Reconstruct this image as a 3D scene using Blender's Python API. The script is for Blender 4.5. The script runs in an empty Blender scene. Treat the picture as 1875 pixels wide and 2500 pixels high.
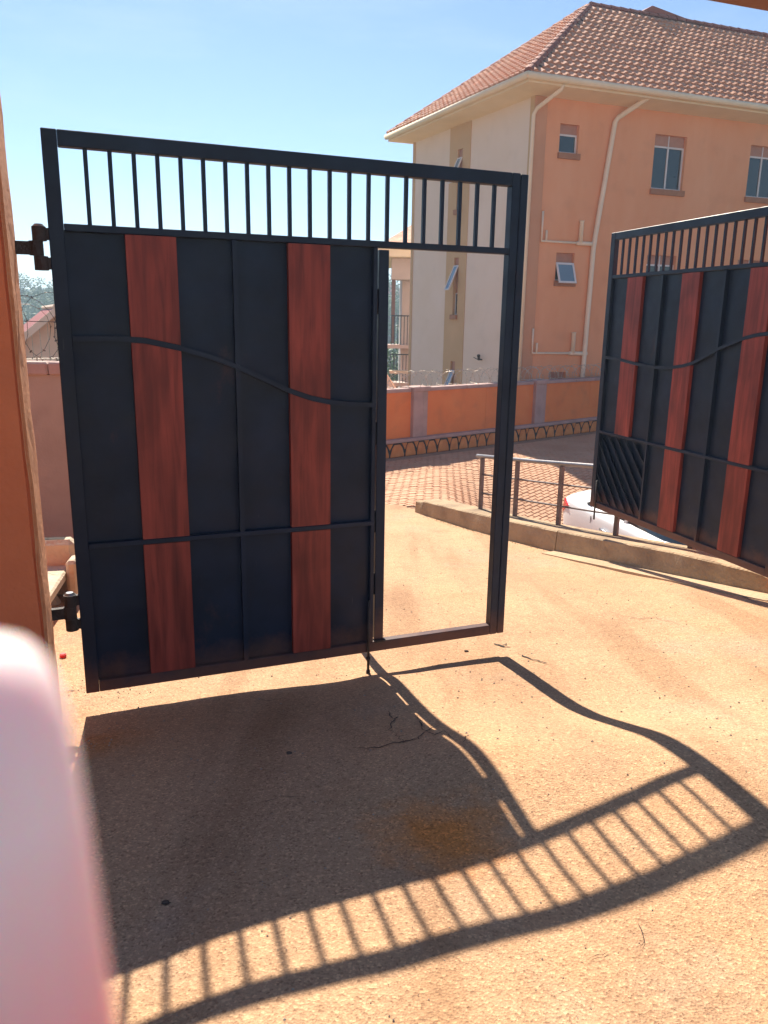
import bpy, bmesh, math, random
import numpy as np
from mathutils import Vector, Matrix, noise as mnoise
random.seed(7); rng = np.random.default_rng(7)
S = bpy.context.scene
C = S.collection
R = math.radians

# ------------------------------------------------------------------ camera
CZ = 1.75
cam = bpy.data.cameras.new('camera'); camo = bpy.data.objects.new('camera', cam); C.objects.link(camo)
cam.sensor_fit = 'VERTICAL'; cam.sensor_height = 36.0; cam.sensor_width = 27.0
cam.lens = 27.38; cam.clip_start = 0.01; cam.clip_end = 3000
RT = Vector((.99987253, .00379225, .01550944)); UP = Vector((-.01596633, .2374852, .97125993)); FW = Vector((0, .97138375, -.23751548))
camo.matrix_world = Matrix(((RT.x, UP.x, -FW.x, 0), (RT.y, UP.y, -FW.y, 0), (RT.z, UP.z, -FW.z, CZ), (0, 0, 0, 1)))
cam.dof.use_dof = True; cam.dof.focus_distance = 4.5; cam.dof.aperture_fstop = 11.5
S.camera = camo

# ------------------------------------------------------------------ sky, sun, exposure
SUN = Vector((.1914738, -.66774848, -.7193398))          # direction the light travels
w = bpy.data.worlds.new('World'); S.world = w; w.use_nodes = True
nt = w.node_tree; bg = nt.nodes['Background']
sky = nt.nodes.new('ShaderNodeTexSky'); sky.sky_type = 'NISHITA'; sky.sun_disc = False
sky.sun_elevation = R(46); sky.sun_rotation = R(-16); sky.altitude = 1100
sky.air_density = 1.0; sky.dust_density = .25; sky.ozone_density = 3.5
_tc = nt.nodes.new('ShaderNodeTexCoord'); _mp = nt.nodes.new('ShaderNodeMapping'); _mp.inputs['Scale'].default_value = (2.2, 2.2, 11); nt.links.new(_tc.outputs['Generated'], _mp.inputs[0])
_nz = nt.nodes.new('ShaderNodeTexNoise'); _nz.inputs['Scale'].default_value = 1.6; _nz.inputs['Detail'].default_value = 8; _nz.inputs['Roughness'].default_value = .6; nt.links.new(_mp.outputs[0], _nz.inputs['Vector'])
_rp = nt.nodes.new('ShaderNodeValToRGB'); _rp.color_ramp.elements[0].position = .5; _rp.color_ramp.elements[0].color = (0, 0, 0, 1); _rp.color_ramp.elements[1].position = .8; _rp.color_ramp.elements[1].color = (.12, .12, .12, 1); nt.links.new(_nz.outputs[0], _rp.inputs[0])
_mx = nt.nodes.new('ShaderNodeMixRGB'); _mx.inputs[2].default_value = (7.5, 7.8, 7.8, 1); nt.links.new(_rp.outputs[0], _mx.inputs[0]); nt.links.new(sky.outputs[0], _mx.inputs[1])     # thin streaky cirrus all round
nt.links.new(_mx.outputs[0], bg.inputs[0]); bg.inputs[1].default_value = .072
sl = bpy.data.lights.new('sun', 'SUN'); sl.energy = 5.0; sl.angle = R(.53); sl.color = (1, .91, .77)
so = bpy.data.objects.new('sun', sl); C.objects.link(so)
so.rotation_euler = SUN.to_track_quat('-Z', 'Y').to_euler(); so.location = (-10, 35, 40)
vs = S.view_settings; vs.view_transform = 'Standard'; vs.look = 'None'; vs.gamma = 1; vs.use_curve_mapping = False
vs.exposure = 1.1
S.cycles.max_bounces = 6; S.cycles.volume_bounces = 0; S.cycles.use_denoising = True
S.cycles.sample_clamp_indirect = 6

# ------------------------------------------------------------------ materials
MATS = {}
def mat(name, col, rough=.7, var=.15, scale=8, bump=0, bscale=60, metal=0, spec=.4, col2=None, detail=4, stretch=None, sss=0, dirt=0):
    m = bpy.data.materials.new(name); m.use_nodes = True; t = m.node_tree; b = t.nodes['Principled BSDF']
    L = t.links.new
    tc = t.nodes.new('ShaderNodeTexCoord'); src = tc.outputs['Object']
    if stretch:
        mp = t.nodes.new('ShaderNodeMapping'); mp.inputs['Scale'].default_value = stretch; L(src, mp.inputs[0]); src = mp.outputs[0]
    n = t.nodes.new('ShaderNodeTexNoise'); n.inputs['Scale'].default_value = scale; n.inputs['Detail'].default_value = detail; n.inputs['Roughness'].default_value = .62
    L(src, n.inputs['Vector'])
    r = t.nodes.new('ShaderNodeValToRGB'); r.color_ramp.elements[0].position = .3; r.color_ramp.elements[1].position = .72
    c2 = col2 or tuple(min(1, c*(1+var)) for c in col)
    c1 = tuple(c*(1-var) for c in col) if not col2 else col
    r.color_ramp.elements[0].color = (*c1, 1); r.color_ramp.elements[1].color = (*c2, 1)
    L(n.outputs[0], r.inputs[0]); out = r.outputs[0]
    if dirt:
        n3 = t.nodes.new('ShaderNodeTexNoise'); n3.inputs['Scale'].default_value = 2.3; n3.inputs['Detail'].default_value = 7; L(tc.outputs['Object'], n3.inputs['Vector'])
        r3 = t.nodes.new('ShaderNodeValToRGB'); r3.color_ramp.elements[0].position = .52; r3.color_ramp.elements[1].position = .75
        r3.color_ramp.elements[0].color = (0, 0, 0, 1); r3.color_ramp.elements[1].color = (dirt, dirt, dirt, 1); L(n3.outputs[0], r3.inputs[0])
        mx = t.nodes.new('ShaderNodeMixRGB'); mx.inputs[2].default_value = (.13, .085, .06, 1); L(r3.outputs[0], mx.inputs[0]); L(out, mx.inputs[1]); out = mx.outputs[0]
    L(out, b.inputs['Base Color'])
    b.inputs['Roughness'].default_value = rough; b.inputs['Metallic'].default_value = metal; b.inputs['Specular IOR Level'].default_value = spec
    if sss:
        b.inputs['Subsurface Weight'].default_value = 1; b.inputs['Subsurface Scale'].default_value = sss; b.inputs['Subsurface Radius'].default_value = (1, .35, .2)
    if bump:
        n2 = t.nodes.new('ShaderNodeTexNoise'); n2.inputs['Scale'].default_value = bscale; n2.inputs['Detail'].default_value = 5; L(src, n2.inputs['Vector'])
        bp = t.nodes.new('ShaderNodeBump'); bp.inputs['Strength'].default_value = min(1, bump*4); bp.inputs['Distance'].default_value = bump*.02
        L(n2.outputs[0], bp.inputs['Height']); L(bp.outputs[0], b.inputs['Normal'])
    MATS[name] = m; return m

def ground_mat():
    m = bpy.data.materials.new('worn_concrete'); m.use_nodes = True; t = m.node_tree; b = t.nodes['Principled BSDF']; L = t.links.new
    tc = t.nodes.new('ShaderNodeTexCoord'); P = tc.outputs['Object']
    def noise(s, d=5, ro=.6):
        n = t.nodes.new('ShaderNodeTexNoise'); n.inputs['Scale'].default_value = s; n.inputs['Detail'].default_value = d; n.inputs['Roughness'].default_value = ro; L(P, n.inputs['Vector']); return n.outputs[0]
    def ramp(v, stops):
        r = t.nodes.new('ShaderNodeValToRGB'); e = r.color_ramp.elements
        while len(e) < len(stops): e.new(.5)
        for k, (p, c) in enumerate(stops): e[k].position = p; e[k].color = (*c, 1)
        L(v, r.inputs[0]); return r.outputs[0]
    def mix(mode, f, a, c):
        x = t.nodes.new('ShaderNodeMixRGB'); x.blend_type = mode
        if isinstance(f, float): x.inputs[0].default_value = f
        else: L(f, x.inputs[0])
        L(a, x.inputs[1])
        if isinstance(c, tuple): x.inputs[2].default_value = (*c, 1)
        else: L(c, x.inputs[2])
        return x.outputs[0]
    base = ramp(noise(1.1, 7, .65), [(.28, (.375, .222, .13)), (.5, (.475, .29, .168)), (.72, (.53, .345, .21))])
    # dusty red earth patches
    base = mix('MIX', ramp(noise(.55, 6), [(.52, (0, 0, 0)), (.72, (.55, .55, .55))]), base, (.55, .285, .135))
    # greyer worn patches
    base = mix('MIX', ramp(noise(.8, 5, .7), [(.55, (0, 0, 0)), (.75, (.5, .5, .5))]), base, (.42, .33, .25))
    # dark traffic grime
    base = mix('MULTIPLY', ramp(noise(2.2, 8, .7), [(.50, (0, 0, 0)), (.78, (.8, .8, .8))]), base, (.66, .6, .56))
    # wheel tracks running through the gateway, stretched along the drive
    mp = t.nodes.new('ShaderNodeMapping'); mp.inputs['Rotation'].default_value = (0, 0, -R(21.7)); mp.inputs['Scale'].default_value = (2.6, .28, 1); L(P, mp.inputs[0])
    n = t.nodes.new('ShaderNodeTexNoise'); n.inputs['Scale'].default_value = 1.3; n.inputs['Detail'].default_value = 4; L(mp.outputs[0], n.inputs['Vector'])
    base = mix('MULTIPLY', .8, base, ramp(n.outputs[0], [(.36, (.78, .74, .7)), (.5, (1, 1, 1)), (.66, (1.1, 1.08, 1.05))]))
    # spilt earth: two ragged patches of red soil
    for (px_, py_, rad, col) in ((.19, 2.04, .33, (.64, .225, .05)), (-1.12, 2.85, .3, (.46, .22, .09))):
        ds = t.nodes.new('ShaderNodeVectorMath'); ds.operation = 'DISTANCE'; L(P, ds.inputs[0]); ds.inputs[1].default_value = (px_, py_, .25 if py_ < 2.5 else .06)
        sb_ = t.nodes.new('ShaderNodeMath'); sb_.operation = 'MULTIPLY_ADD'; L(noise(7, 6, .7), sb_.inputs[0]); sb_.inputs[1].default_value = .42; L(ds.outputs['Value'], sb_.inputs[2])
        base = mix('MIX', ramp(sb_.outputs[0], [(rad*.75, (.9, .9, .9)), (rad*1.35, (0, 0, 0))]), base, col)
    # aggregate: stones of several tones
    v = t.nodes.new('ShaderNodeTexVoronoi'); v.inputs['Scale'].default_value = 150; L(P, v.inputs['Vector'])
    sep = t.nodes.new('ShaderNodeSeparateColor'); L(v.outputs['Color'], sep.inputs[0])
    ag = ramp(sep.outputs[0], [(.0, (.62, .58, .56)), (.15, (.9, .88, .86)), (.8, (1.04, 1.03, 1.02)), (.95, (1.35, 1.35, 1.33))])
    base = mix('MULTIPLY', 1.0, base, ag)
    fine = ramp(noise(210, 3, .7), [(.33, (.62, .6, .58)), (.55, (1.08, 1.08, 1.08))])
    base = mix('MULTIPLY', .6, base, fine)
    pits = ramp(noise(70, 6, .75), [(.30, (.4, .36, .34)), (.39, (1, 1, 1))])
    base = mix('MULTIPLY', .6, base, pits)
    L(base, b.inputs['Base Color']); b.inputs['Roughness'].default_value = .88; b.inputs['Specular IOR Level'].default_value = .25
    ht = mix('ADD', 1.0, v.outputs['Distance'], noise(60, 8, .75))
    bp = t.nodes.new('ShaderNodeBump'); bp.inputs['Strength'].default_value = .7; bp.inputs['Distance'].default_value = .0036; L(ht, bp.inputs['Height'])
    bp2 = t.nodes.new('ShaderNodeBump'); bp2.inputs['Strength'].default_value = .5; bp2.inputs['Distance'].default_value = .03; L(noise(5, 6, .65), bp2.inputs['Height']); L(bp.outputs[0], bp2.inputs['Normal'])
    L(bp2.outputs[0], b.inputs['Normal'])
    MATS['ground'] = m
ground_mat()

def wood_mat():
    m = bpy.data.materials.new('mahogany'); m.use_nodes = True; t = m.node_tree; b = t.nodes['Principled BSDF']; L = t.links.new
    tc = t.nodes.new('ShaderNodeTexCoord'); oi = t.nodes.new('ShaderNodeObjectInfo')
    ad = t.nodes.new('ShaderNodeVectorMath'); ad.operation = 'ADD'
    cmb = t.nodes.new('ShaderNodeCombineXYZ'); mul = t.nodes.new('ShaderNodeMath'); mul.operation = 'MULTIPLY'; mul.inputs[1].default_value = 37
    L(oi.outputs['Random'], mul.inputs[0]); L(mul.outputs[0], cmb.inputs[0]); L(mul.outputs[0], cmb.inputs[2])
    L(tc.outputs['Object'], ad.inputs[0]); L(cmb.outputs[0], ad.inputs[1])
    def nz(sc, s, d):
        mp = t.nodes.new('ShaderNodeMapping'); mp.inputs['Scale'].default_value = sc; L(ad.outputs[0], mp.inputs[0])
        n = t.nodes.new('ShaderNodeTexNoise'); n.inputs['Scale'].default_value = s; n.inputs['Detail'].default_value = d; n.inputs['Distortion'].default_value = .6; L(mp.outputs[0], n.inputs['Vector']); return n.outputs[0]
    r = t.nodes.new('ShaderNodeValToRGB'); e = r.color_ramp.elements; e[0].position = .3; e[0].color = (.15, .023, .016, 1); e[1].position = .7; e[1].color = (.33, .055, .035, 1)
    L(nz((1, 1, .09), 26, 6), r.inputs[0])
    r2 = t.nodes.new('ShaderNodeValToRGB'); e = r2.color_ramp.elements; e[0].position = .33; e[0].color = (.62, .58, .58, 1); e[1].position = .6; e[1].color = (1.1, 1.1, 1.1, 1)
    L(nz((1, 1, .45), 4.5, 4), r2.inputs[0])
    mx = t.nodes.new('ShaderNodeMixRGB'); mx.blend_type = 'MULTIPLY'; mx.inputs[0].default_value = .85; L(r.outputs[0], mx.inputs[1]); L(r2.outputs[0], mx.inputs[2])
    r3 = t.nodes.new('ShaderNodeValToRGB'); e = r3.color_ramp.elements; e[0].position = .30; e[0].color = (.35, .3, .3, 1); e[1].position = .42; e[1].color = (1, 1, 1, 1)
    L(nz((1, 1, .045), 75, 3), r3.inputs[0])
    mx2 = t.nodes.new('ShaderNodeMixRGB'); mx2.blend_type = 'MULTIPLY'; mx2.inputs[0].default_value = .35; L(mx.outputs[0], mx2.inputs[1]); L(r3.outputs[0], mx2.inputs[2])
    L(mx2.outputs[0], b.inputs['Base Color']); b.inputs['Roughness'].default_value = .5; b.inputs['Specular IOR Level'].default_value = .3
    bp = t.nodes.new('ShaderNodeBump'); bp.inputs['Strength'].default_value = .25; bp.inputs['Distance'].default_value = .002; L(r.outputs[0], bp.inputs['Height']); L(bp.outputs[0], b.inputs['Normal'])
    MATS['wood'] = m
wood_mat()

def gate_paint(name, col, rough, spec, buckle):
    m = bpy.data.materials.new(name); m.use_nodes = True; t = m.node_tree; b = t.nodes['Principled BSDF']; L = t.links.new
    tc = t.nodes.new('ShaderNodeTexCoord'); P = tc.outputs['Object']
    def nz(s, d, r=.6, sc=None):
        n = t.nodes.new('ShaderNodeTexNoise'); n.inputs['Scale'].default_value = s; n.inputs['Detail'].default_value = d; n.inputs['Roughness'].default_value = r
        if sc: mp = t.nodes.new('ShaderNodeMapping'); mp.inputs['Scale'].default_value = sc; L(P, mp.inputs[0]); L(mp.outputs[0], n.inputs['Vector'])
        else: L(P, n.inputs['Vector'])
        return n.outputs[0]
    def ramp(v, a, ca, b_, cb):
        r = t.nodes.new('ShaderNodeValToRGB'); e = r.color_ramp.elements; e[0].position = a; e[0].color = (*ca, 1); e[1].position = b_; e[1].color = (*cb, 1); L(v, r.inputs[0]); return r.outputs[0]
    def mix(f, a, c):
        x = t.nodes.new('ShaderNodeMixRGB'); L(f, x.inputs[0]); L(a, x.inputs[1]); x.inputs[2].default_value = (*c, 1); return x.outputs[0]
    base = ramp(nz(5, 5), .3, tuple(c*.7 for c in col), .7, tuple(c*1.35 for c in col))
    sx = t.nodes.new('ShaderNodeSeparateXYZ'); L(P, sx.inputs[0])
    zz = t.nodes.new('ShaderNodeMath'); zz.operation = 'MULTIPLY_ADD'; L(nz(9, 6, .7), zz.inputs[0]); zz.inputs[1].default_value = .22; L(sx.outputs['Z'], zz.inputs[2])
    base = mix(ramp(zz.outputs[0], .13, (.6, .6, .6), .27, (0, 0, 0)), base, (.20, .085, .05))          # road dust on the foot of the leaf
    base = mix(ramp(nz(3.2, 8, .75, (1, 1, .6)), .60, (0, 0, 0), .80, (.4, .4, .4)), base, (.15, .05, .03))   # rust bloom
    base = mix(ramp(nz(70, 2, .5, (1, 1, .12)), .74, (0, 0, 0), .80, (.25, .25, .25)), base, (.12, .12, .13))      # scratches
    L(base, b.inputs['Base Color']); b.inputs['Specular IOR Level'].default_value = spec
    rr_ = ramp(nz(6, 6, .7), .3, (rough-.1,)*3, .75, (rough+.2,)*3); L(rr_, b.inputs['Roughness'])
    bp = t.nodes.new('ShaderNodeBump'); bp.inputs['Strength'].default_value = 1; bp.inputs['Distance'].default_value = buckle; L(nz(3.5, 2), bp.inputs['Height'])
    bp2 = t.nodes.new('ShaderNodeBump'); bp2.inputs['Strength'].default_value = .3; bp2.inputs['Distance'].default_value = .001; L(nz(120, 4), bp2.inputs['Height']); L(bp.outputs[0], bp2.inputs['Normal']); L(bp2.outputs[0], b.inputs['Normal'])
    MATS[name] = m
gate_paint('steel', (.0075, .0145, .033), .42, .28, .001); gate_paint('sheet', (.0065, .013, .031), .42, .26, .012)
mat('hinge', (.03, .02, .018), .55, .4, 20, .3, 120)
mat('bare_steel', (.3, .3, .3), .3, .2, 20, 0, metal=.8)
mat('pillar', (.6, .14, .052), .9, .14, 2.5, .35, 45, col2=(.68, .18, .07), dirt=.15)
mat('sunlit_render', (.56, .22, .10), .95, .2, 9, .6, 40, col2=(.66, .30, .14))  # rough jamb plaster, lighter tan so the colour carries the grazing sun
mat('footing', (.42, .29, .18), .95, .2, 5, .7, 30, col2=(.5, .36, .22), dirt=.3)
mat('glass_sky', (.16, .24, .3), .08, .1, 2, spec=.9)  # sky reflection of the open sashes painted in as a pale blue base
mat('chip', (.09, .06, .045), .95, .4, 40)
mat('beam', (.25, .125, .09), .9, .14, 2.5, .2, 45)
mat('orange', (.74, .2, .05), .85, .1, 1.8, .15, 60, col2=(.8, .25, .07), dirt=.22)
mat('mauve', (.44, .29, .26), .88, .12, 3, .15, 60, dirt=.35)
mat('mortar', (.03, .022, .02), .9, .2, 10)
mat('stone', (.58, .19, .05), .85, .2, 6, .4, 40, col2=(.72, .31, .10))
mat('kerb', (.3, .21, .13), .92, .2, 3, .9, 30, col2=(.46, .33, .2), dirt=.75)
mat('rail', (.13, .095, .09), .5, .3, 12, .15, 80)
mat('rail_top', (.2, .19, .2), .35, .2, 12, .1, 80, metal=.4)
mat('paver', (.52, .29, .175), .9, .15, 1.2, .4, 60, col2=(.6, .37, .235), dirt=.15)
mat('paver_joint', (.36, .215, .14), .95, .2, 10)
mat('wall_cream', (.78, .60, .46), .9, .05, .8, .1, 60, col2=(.82, .65, .53), dirt=.06)
mat('wall_tan', (.60, .38, .2), .9, .07, 1, .1, 60)
mat('wall_pink', (.78, .325, .155), .9, .06, 1.2, .1, 60, col2=(.82, .385, .205), dirt=.09, stretch=(1, 1, .3))
mat('pilaster', (.6, .29, .16), .9, .07, 1, .1, 60)
mat('trim_cream', (.84, .68, .48), .7, .06, 2)
mat('soffit', (.86, .70, .5), .75, .05, 2)
mat('pipe', (.84, .66, .48), .5, .06, 3)
mat('sill', (.38, .17, .09), .85, .12, 6, .2, 60)
mat('vent', (.46, .23, .16), .85, .1, 6)
mat('white_frame', (.72, .66, .64), .5, .05, 4)
mat('glass', (.012, .022, .026), .06, .2, 2, spec=.7)
mat('reveal', (.4, .2, .13), .9, .1, 4)
mat('tile', (.46, .17, .09), .75, .3, 3.6, .25, 60, col2=(.82, .44, .27), dirt=.35)
mat('tile_cap', (.3, .075, .045), .75, .2, 3, .25, 60)
mat('roof_base', (.2, .075, .05), .9, .2, 3)
mat('bwall', (.42, .335, .275), .9, .12, 2, .2, 50, dirt=.35)
mat('coping', (.44, .31, .27), .88, .12, 3, .2, 50)
mat('concrete_pale', (.55, .45, .33), .9, .16, 6, .5, 40, dirt=.3)
mat('wire', (.1, .075, .06), .5, .2, 20, metal=.5)
mat('wire_pale', (.5, .42, .34), .4, .2, 20, metal=.4)
mat('siding', (.86, .66, .5), .85, .06, 3)
mat('metal_roof', (.32, .075, .055), .6, .12, 3)
mat('bark', (.12, .08, .05), .95, .3, 8, .6, 20)
mat('leaf', (.04, .095, .022), .65, .45, .35, col2=(.15, .24, .05))
mat('terrain', (.07, .09, .035), .95, .4, .05, col2=(.16, .12, .06))
mat('white_paint', (.78, .8, .82), .22, .02, 3, spec=.6)
mat('car_glass', (.01, .012, .015), .05, .1, 2, spec=.7)
mat('tail_light', (.55, .008, .008), .15, .1, 3, spec=.6)
mat('rubber', (.012, .012, .012), .85, .2, 9)
mat('chrome', (.6, .6, .62), .18, .05, 4, metal=.9)
mat('alloy', (.35, .35, .37), .35, .1, 4, metal=.8)
mat('red_plastic', (.6, .008, .01), .4, .1, 4)
mat('crack', (.035, .026, .022), .95, .3, 30)
mat('pebble', (.28, .21, .15), .9, .35, 3, col2=(.42, .34, .26))
mat('skin', (.92, .78, .76), .5, .04, 60, .05, 400, sss=.006)
mat('nail', (.8, .55, .5), .3, .05, 60)

# ------------------------------------------------------------------ helpers
class MB:
    def __init__(s): s.v = []; s.f = []
    def add(s, vs_, fs):
        o = len(s.v); s.v += [tuple(x) for x in vs_]; s.f += [tuple(i+o for i in q) for q in fs]; return s
    def box(s, x0, x1, y0, y1, z0, z1):
        return s.add([(x0,y0,z0),(x1,y0,z0),(x1,y1,z0),(x0,y1,z0),(x0,y0,z1),(x1,y0,z1),(x1,y1,z1),(x0,y1,z1)],
                     [(0,3,2,1),(4,5,6,7),(0,1,5,4),(1,2,6,5),(2,3,7,6),(3,0,4,7)])
    def bevbox(s, x0, x1, y0, y1, z0, z1, b=.004):
        bm = bmesh.new(); bmesh.ops.create_cube(bm, size=1)
        for v in bm.verts:
            v.co.x = x0 if v.co.x < 0 else x1; v.co.y = y0 if v.co.y < 0 else y1; v.co.z = z0 if v.co.z < 0 else z1
        bmesh.ops.bevel(bm, geom=list(bm.edges), offset=b, segments=1, affect='EDGES')
        bm.verts.index_update()
        s.add([v.co[:] for v in bm.verts], [[v.index for v in f.verts] for f in bm.faces]); bm.free(); return s
    def hexa(s, p):   # 8 points: bottom 4 ccw, top 4 ccw
        return s.add(p, [(0,3,2,1),(4,5,6,7),(0,1,5,4),(1,2,6,5),(2,3,7,6),(3,0,4,7)])
    def tube(s, pts, r, n=8, cap=True):
        pts = [Vector(p) for p in pts]; rs = r if isinstance(r, (list, tuple)) else [r]*len(pts)
        rings = []; prev = None
        for i, p in enumerate(pts):
            t = (pts[min(i+1, len(pts)-1)]-pts[max(i-1, 0)]).normalized()
            if prev is None:
                a = Vector((0, 0, 1)) if abs(t.z) < .9 else Vector((1, 0, 0)); x = t.cross(a).normalized()
            else: x = (prev - t*prev.dot(t)).normalized()
            prev = x; y = t.cross(x)
            rings.append([p + (x*math.cos(2*math.pi*k/n)+y*math.sin(2*math.pi*k/n))*rs[i] for k in range(n)])
        vv = [v for g in rings for v in g]; ff = []
        for i in range(len(pts)-1):
            for k in range(n): ff.append((i*n+k, i*n+(k+1) % n, (i+1)*n+(k+1) % n, (i+1)*n+k))
        if cap: ff.append(tuple(range(n-1, -1, -1))); ff.append(tuple((len(pts)-1)*n+k for k in range(n)))
        return s.add(vv, ff)
    def strip(s, lo, hi, y0, y1):     # solid between two (x,z) polylines, extruded in y
        n = len(lo); vv = [(x, y0, z) for x, z in lo]+[(x, y0, z) for x, z in hi]+[(x, y1, z) for x, z in lo]+[(x, y1, z) for x, z in hi]
        ff = []
        for i in range(n-1):
            a, b = i, i+1
            ff += [(a, b, n+b, n+a), (2*n+b, 2*n+a, 3*n+a, 3*n+b), (a, 2*n+a, 2*n+b, b), (n+a, n+b, 3*n+b, 3*n+a)]
        ff += [(0, n, 3*n, 2*n), (n-1, 3*n-1, 4*n-1, 2*n-1)]
        return s.add(vv, ff)
    def mesh(s, name, m, smooth=False):
        me = bpy.data.meshes.new(name); me.from_pydata(s.v, [], s.f); me.update()
        if m: me.materials.append(MATS[m])
        if smooth:
            for p in me.polygons: p.use_smooth = True
        return me
    def build(s, name, m, parent=None, smooth=False, loc=None):
        o = bpy.data.objects.new(name, s.mesh(name, m, smooth)); C.objects.link(o)
        if parent: o.parent = parent
        if loc: o.location = loc
        return o
def tag(o, label=None, cat=None, group=None, kind=None):
    if label: o['label'] = label
    if cat: o['category'] = cat
    if group: o['group'] = group
    if kind: o['kind'] = kind
    return o
def empty(name, loc=(0,0,0), rz=0, label=None, cat=None, group=None):
    o = bpy.data.objects.new(name, None); C.objects.link(o); o.location = loc; o.rotation_euler = (0, 0, rz); o.empty_display_size = .1
    return tag(o, label, cat, group)
def inst(me, name, parent, mtx):
    o = bpy.data.objects.new(name, me); C.objects.link(o)
    if parent: o.parent = parent
    o.matrix_local = mtx; return o
def sstep(a, b, x):
    t = np.clip((x-a)/(b-a), 0, 1); return t*t*(3-2*t)

# ------------------------------------------------------------------ layout constants
GO = Vector((-1.3014, 3.1454, .1321)); GYAW = R(21.72)
GU = Vector((math.cos(GYAW), math.sin(GYAW), 0)); GB = Vector((-math.sin(GYAW), math.cos(GYAW), 0))   # along the leaf, and behind it
LO = Vector((1.831, 6.7598, .1843)); LYAW = R(-71.92)
KA = Vector((2.62, 5.0)); KB = Vector((.385, 9.62))          # kerb foot line, near and far end
KD = (KB-KA).normalized(); KN = Vector((KD.y, -KD.x))        # KN points to the low yard

# ------------------------------------------------------------------ driveway surface
G = """.674 3.848 .028;.765 3.529 .071;.832 3.298 .098;.89 3.095 .128;.941 2.916 .178;.986 2.758 .236;1.027 2.616 .29;1.05 2.537 .316;1.106 2.34 .337;1.162 2.146 .344
.066 3.465 .083;.158 3.145 .123;.251 2.823 .187;.313 2.605 .255;.362 2.434 .294;.396 2.317 .302;.427 2.208 .294;.474 2.044 .281
-1.281 3.06 .045;-1.117 3.133 .049;-.837 3.245 .049;-.572 3.348 .047;-.405 3.41 .042;-.197 3.48 .032;.093 3.598 .033;.304 3.69 .038
-.018 1.457 .307;.208 1.542 .3;.329 1.588 .298;.522 1.658 .291;.66 1.714 .292;.808 1.779 .299;.965 1.849 .306;1.102 1.921 .323;-.373 1.327 .316;-.175 1.403 .314
.977 2.229 .333;.821 2.145 .312;.653 2.057 .292;.49 1.975 .275;.326 1.9 .266;.159 1.831 .264;-.013 1.766 .267;-.181 1.701 .269;-.346 1.633 .267;-.511 1.552 .252;-.591 1.51 .242
-1.22 2.86 .06;-1.19 2.72 .08;-.9 2.5 .13;-.5 2.9 .12;-1 1.9 .2;-.9 1.3 .28;-1.6 3.5 .04;-1.7 4 .02;-2.2 4.6 0;-3 5 0;-3.5 6.5 -.1
1.961 6.314 -.237;2.066 5.997 -.193;2.205 5.58 -.118;2.34 5.175 -.053;2.457 4.823 .004;2.62 5 -.02;.385 9.62 -.6;1.5 7.3 -.375;.95 8.45 -.5
0 4.6 -.06;0 6 -.24;-.3 8 -.45;-.3 10.2 -.66;-3 10.2 -.66;-3 8 -.4;.8 5 -.09;1.4 5.5 -.14;2 4.4 .03;1.6 3.6 .09;2.2 3 .26;3 3.5 .2;3 2 .34;2 1.5 .32;4.5 3 .33;3.4 4.6 .1
0 0 .33;-3 0 .33;3 0 .34;0 -4 .33;-4 -4 .33;5 -4 .34;-3 2 .25"""
GP = np.array([[float(a) for a in q.split()] for l in G.split('\n') for q in l.split(';')])
def _rbf():
    X = GP[:, :2]; n = len(X); D = np.sqrt(((X[:, None]-X[None])**2).sum(2)+.02)
    A = np.zeros((n+3, n+3)); A[:n, :n] = D - np.eye(n)*.03; A[:n, n] = 1; A[:n, n+1:] = X; A[n, :n] = 1; A[n+1:, :n] = X.T
    return np.linalg.solve(A, np.r_[GP[:, 2], 0, 0, 0])
_W = _rbf()
def zdrive(x, y):
    x = np.atleast_1d(np.asarray(x, float)); y = np.atleast_1d(np.asarray(y, float)); out = np.zeros(len(x)); n = len(GP)
    for i in range(0, len(x), 4000):
        a, b = x[i:i+4000], y[i:i+4000]
        D = np.sqrt((a[:, None]-GP[None, :, 0])**2+(b[:, None]-GP[None, :, 1])**2+.02)
        out[i:i+4000] = D@_W[:n]+_W[n]+_W[n+1]*a+_W[n+2]*b
    return out
zd = lambda x, y: float(zdrive(x, y)[0])
def kerb_side(x, y): return (x-KA.x)*KN.x+(y-KA.y)*KN.y       # >0: low-yard side
def gate_v(x, y): return (x-GO.x)*GB.x+(y-GO.y)*GB.y          # >0: behind the gate line
xs = np.concatenate([np.arange(-5, -2.2, .2), np.arange(-2.2, 3.0, .05), np.arange(3.0, 6.6, .2)])
ys = np.concatenate([np.arange(-4, .8, .2), np.arange(.8, 5.2, .05), np.arange(5.2, 10.45, .075)])
XX, YY = np.meshgrid(xs, ys); ZZ = zdrive(XX.ravel(), YY.ravel())
ZZ += np.array([.004*mnoise.noise((a*3, b*3, 0))+.002*mnoise.noise((a*9, b*9, 5)) for a, b in zip(XX.ravel(), YY.ravel())])
m = MB(); m.v = list(zip(XX.ravel().tolist(), YY.ravel().tolist(), ZZ.tolist())); nx = len(xs)
for j in range(len(ys)-1):
    for i in range(nx-1):
        cx_, cy_ = (xs[i]+xs[i+1])/2, (ys[j]+ys[j+1])/2
        if kerb_side(cx_, cy_) > .12 and gate_v(cx_, cy_) > -.1 and cy_ > 4.3: continue
        m.f.append((j*nx+i, j*nx+i+1, (j+1)*nx+i+1, (j+1)*nx+i))
drive = m.build('driveway', 'ground', smooth=True); tag(drive, 'worn tan concrete driveway sloping down through the gate', kind='structure')

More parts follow.
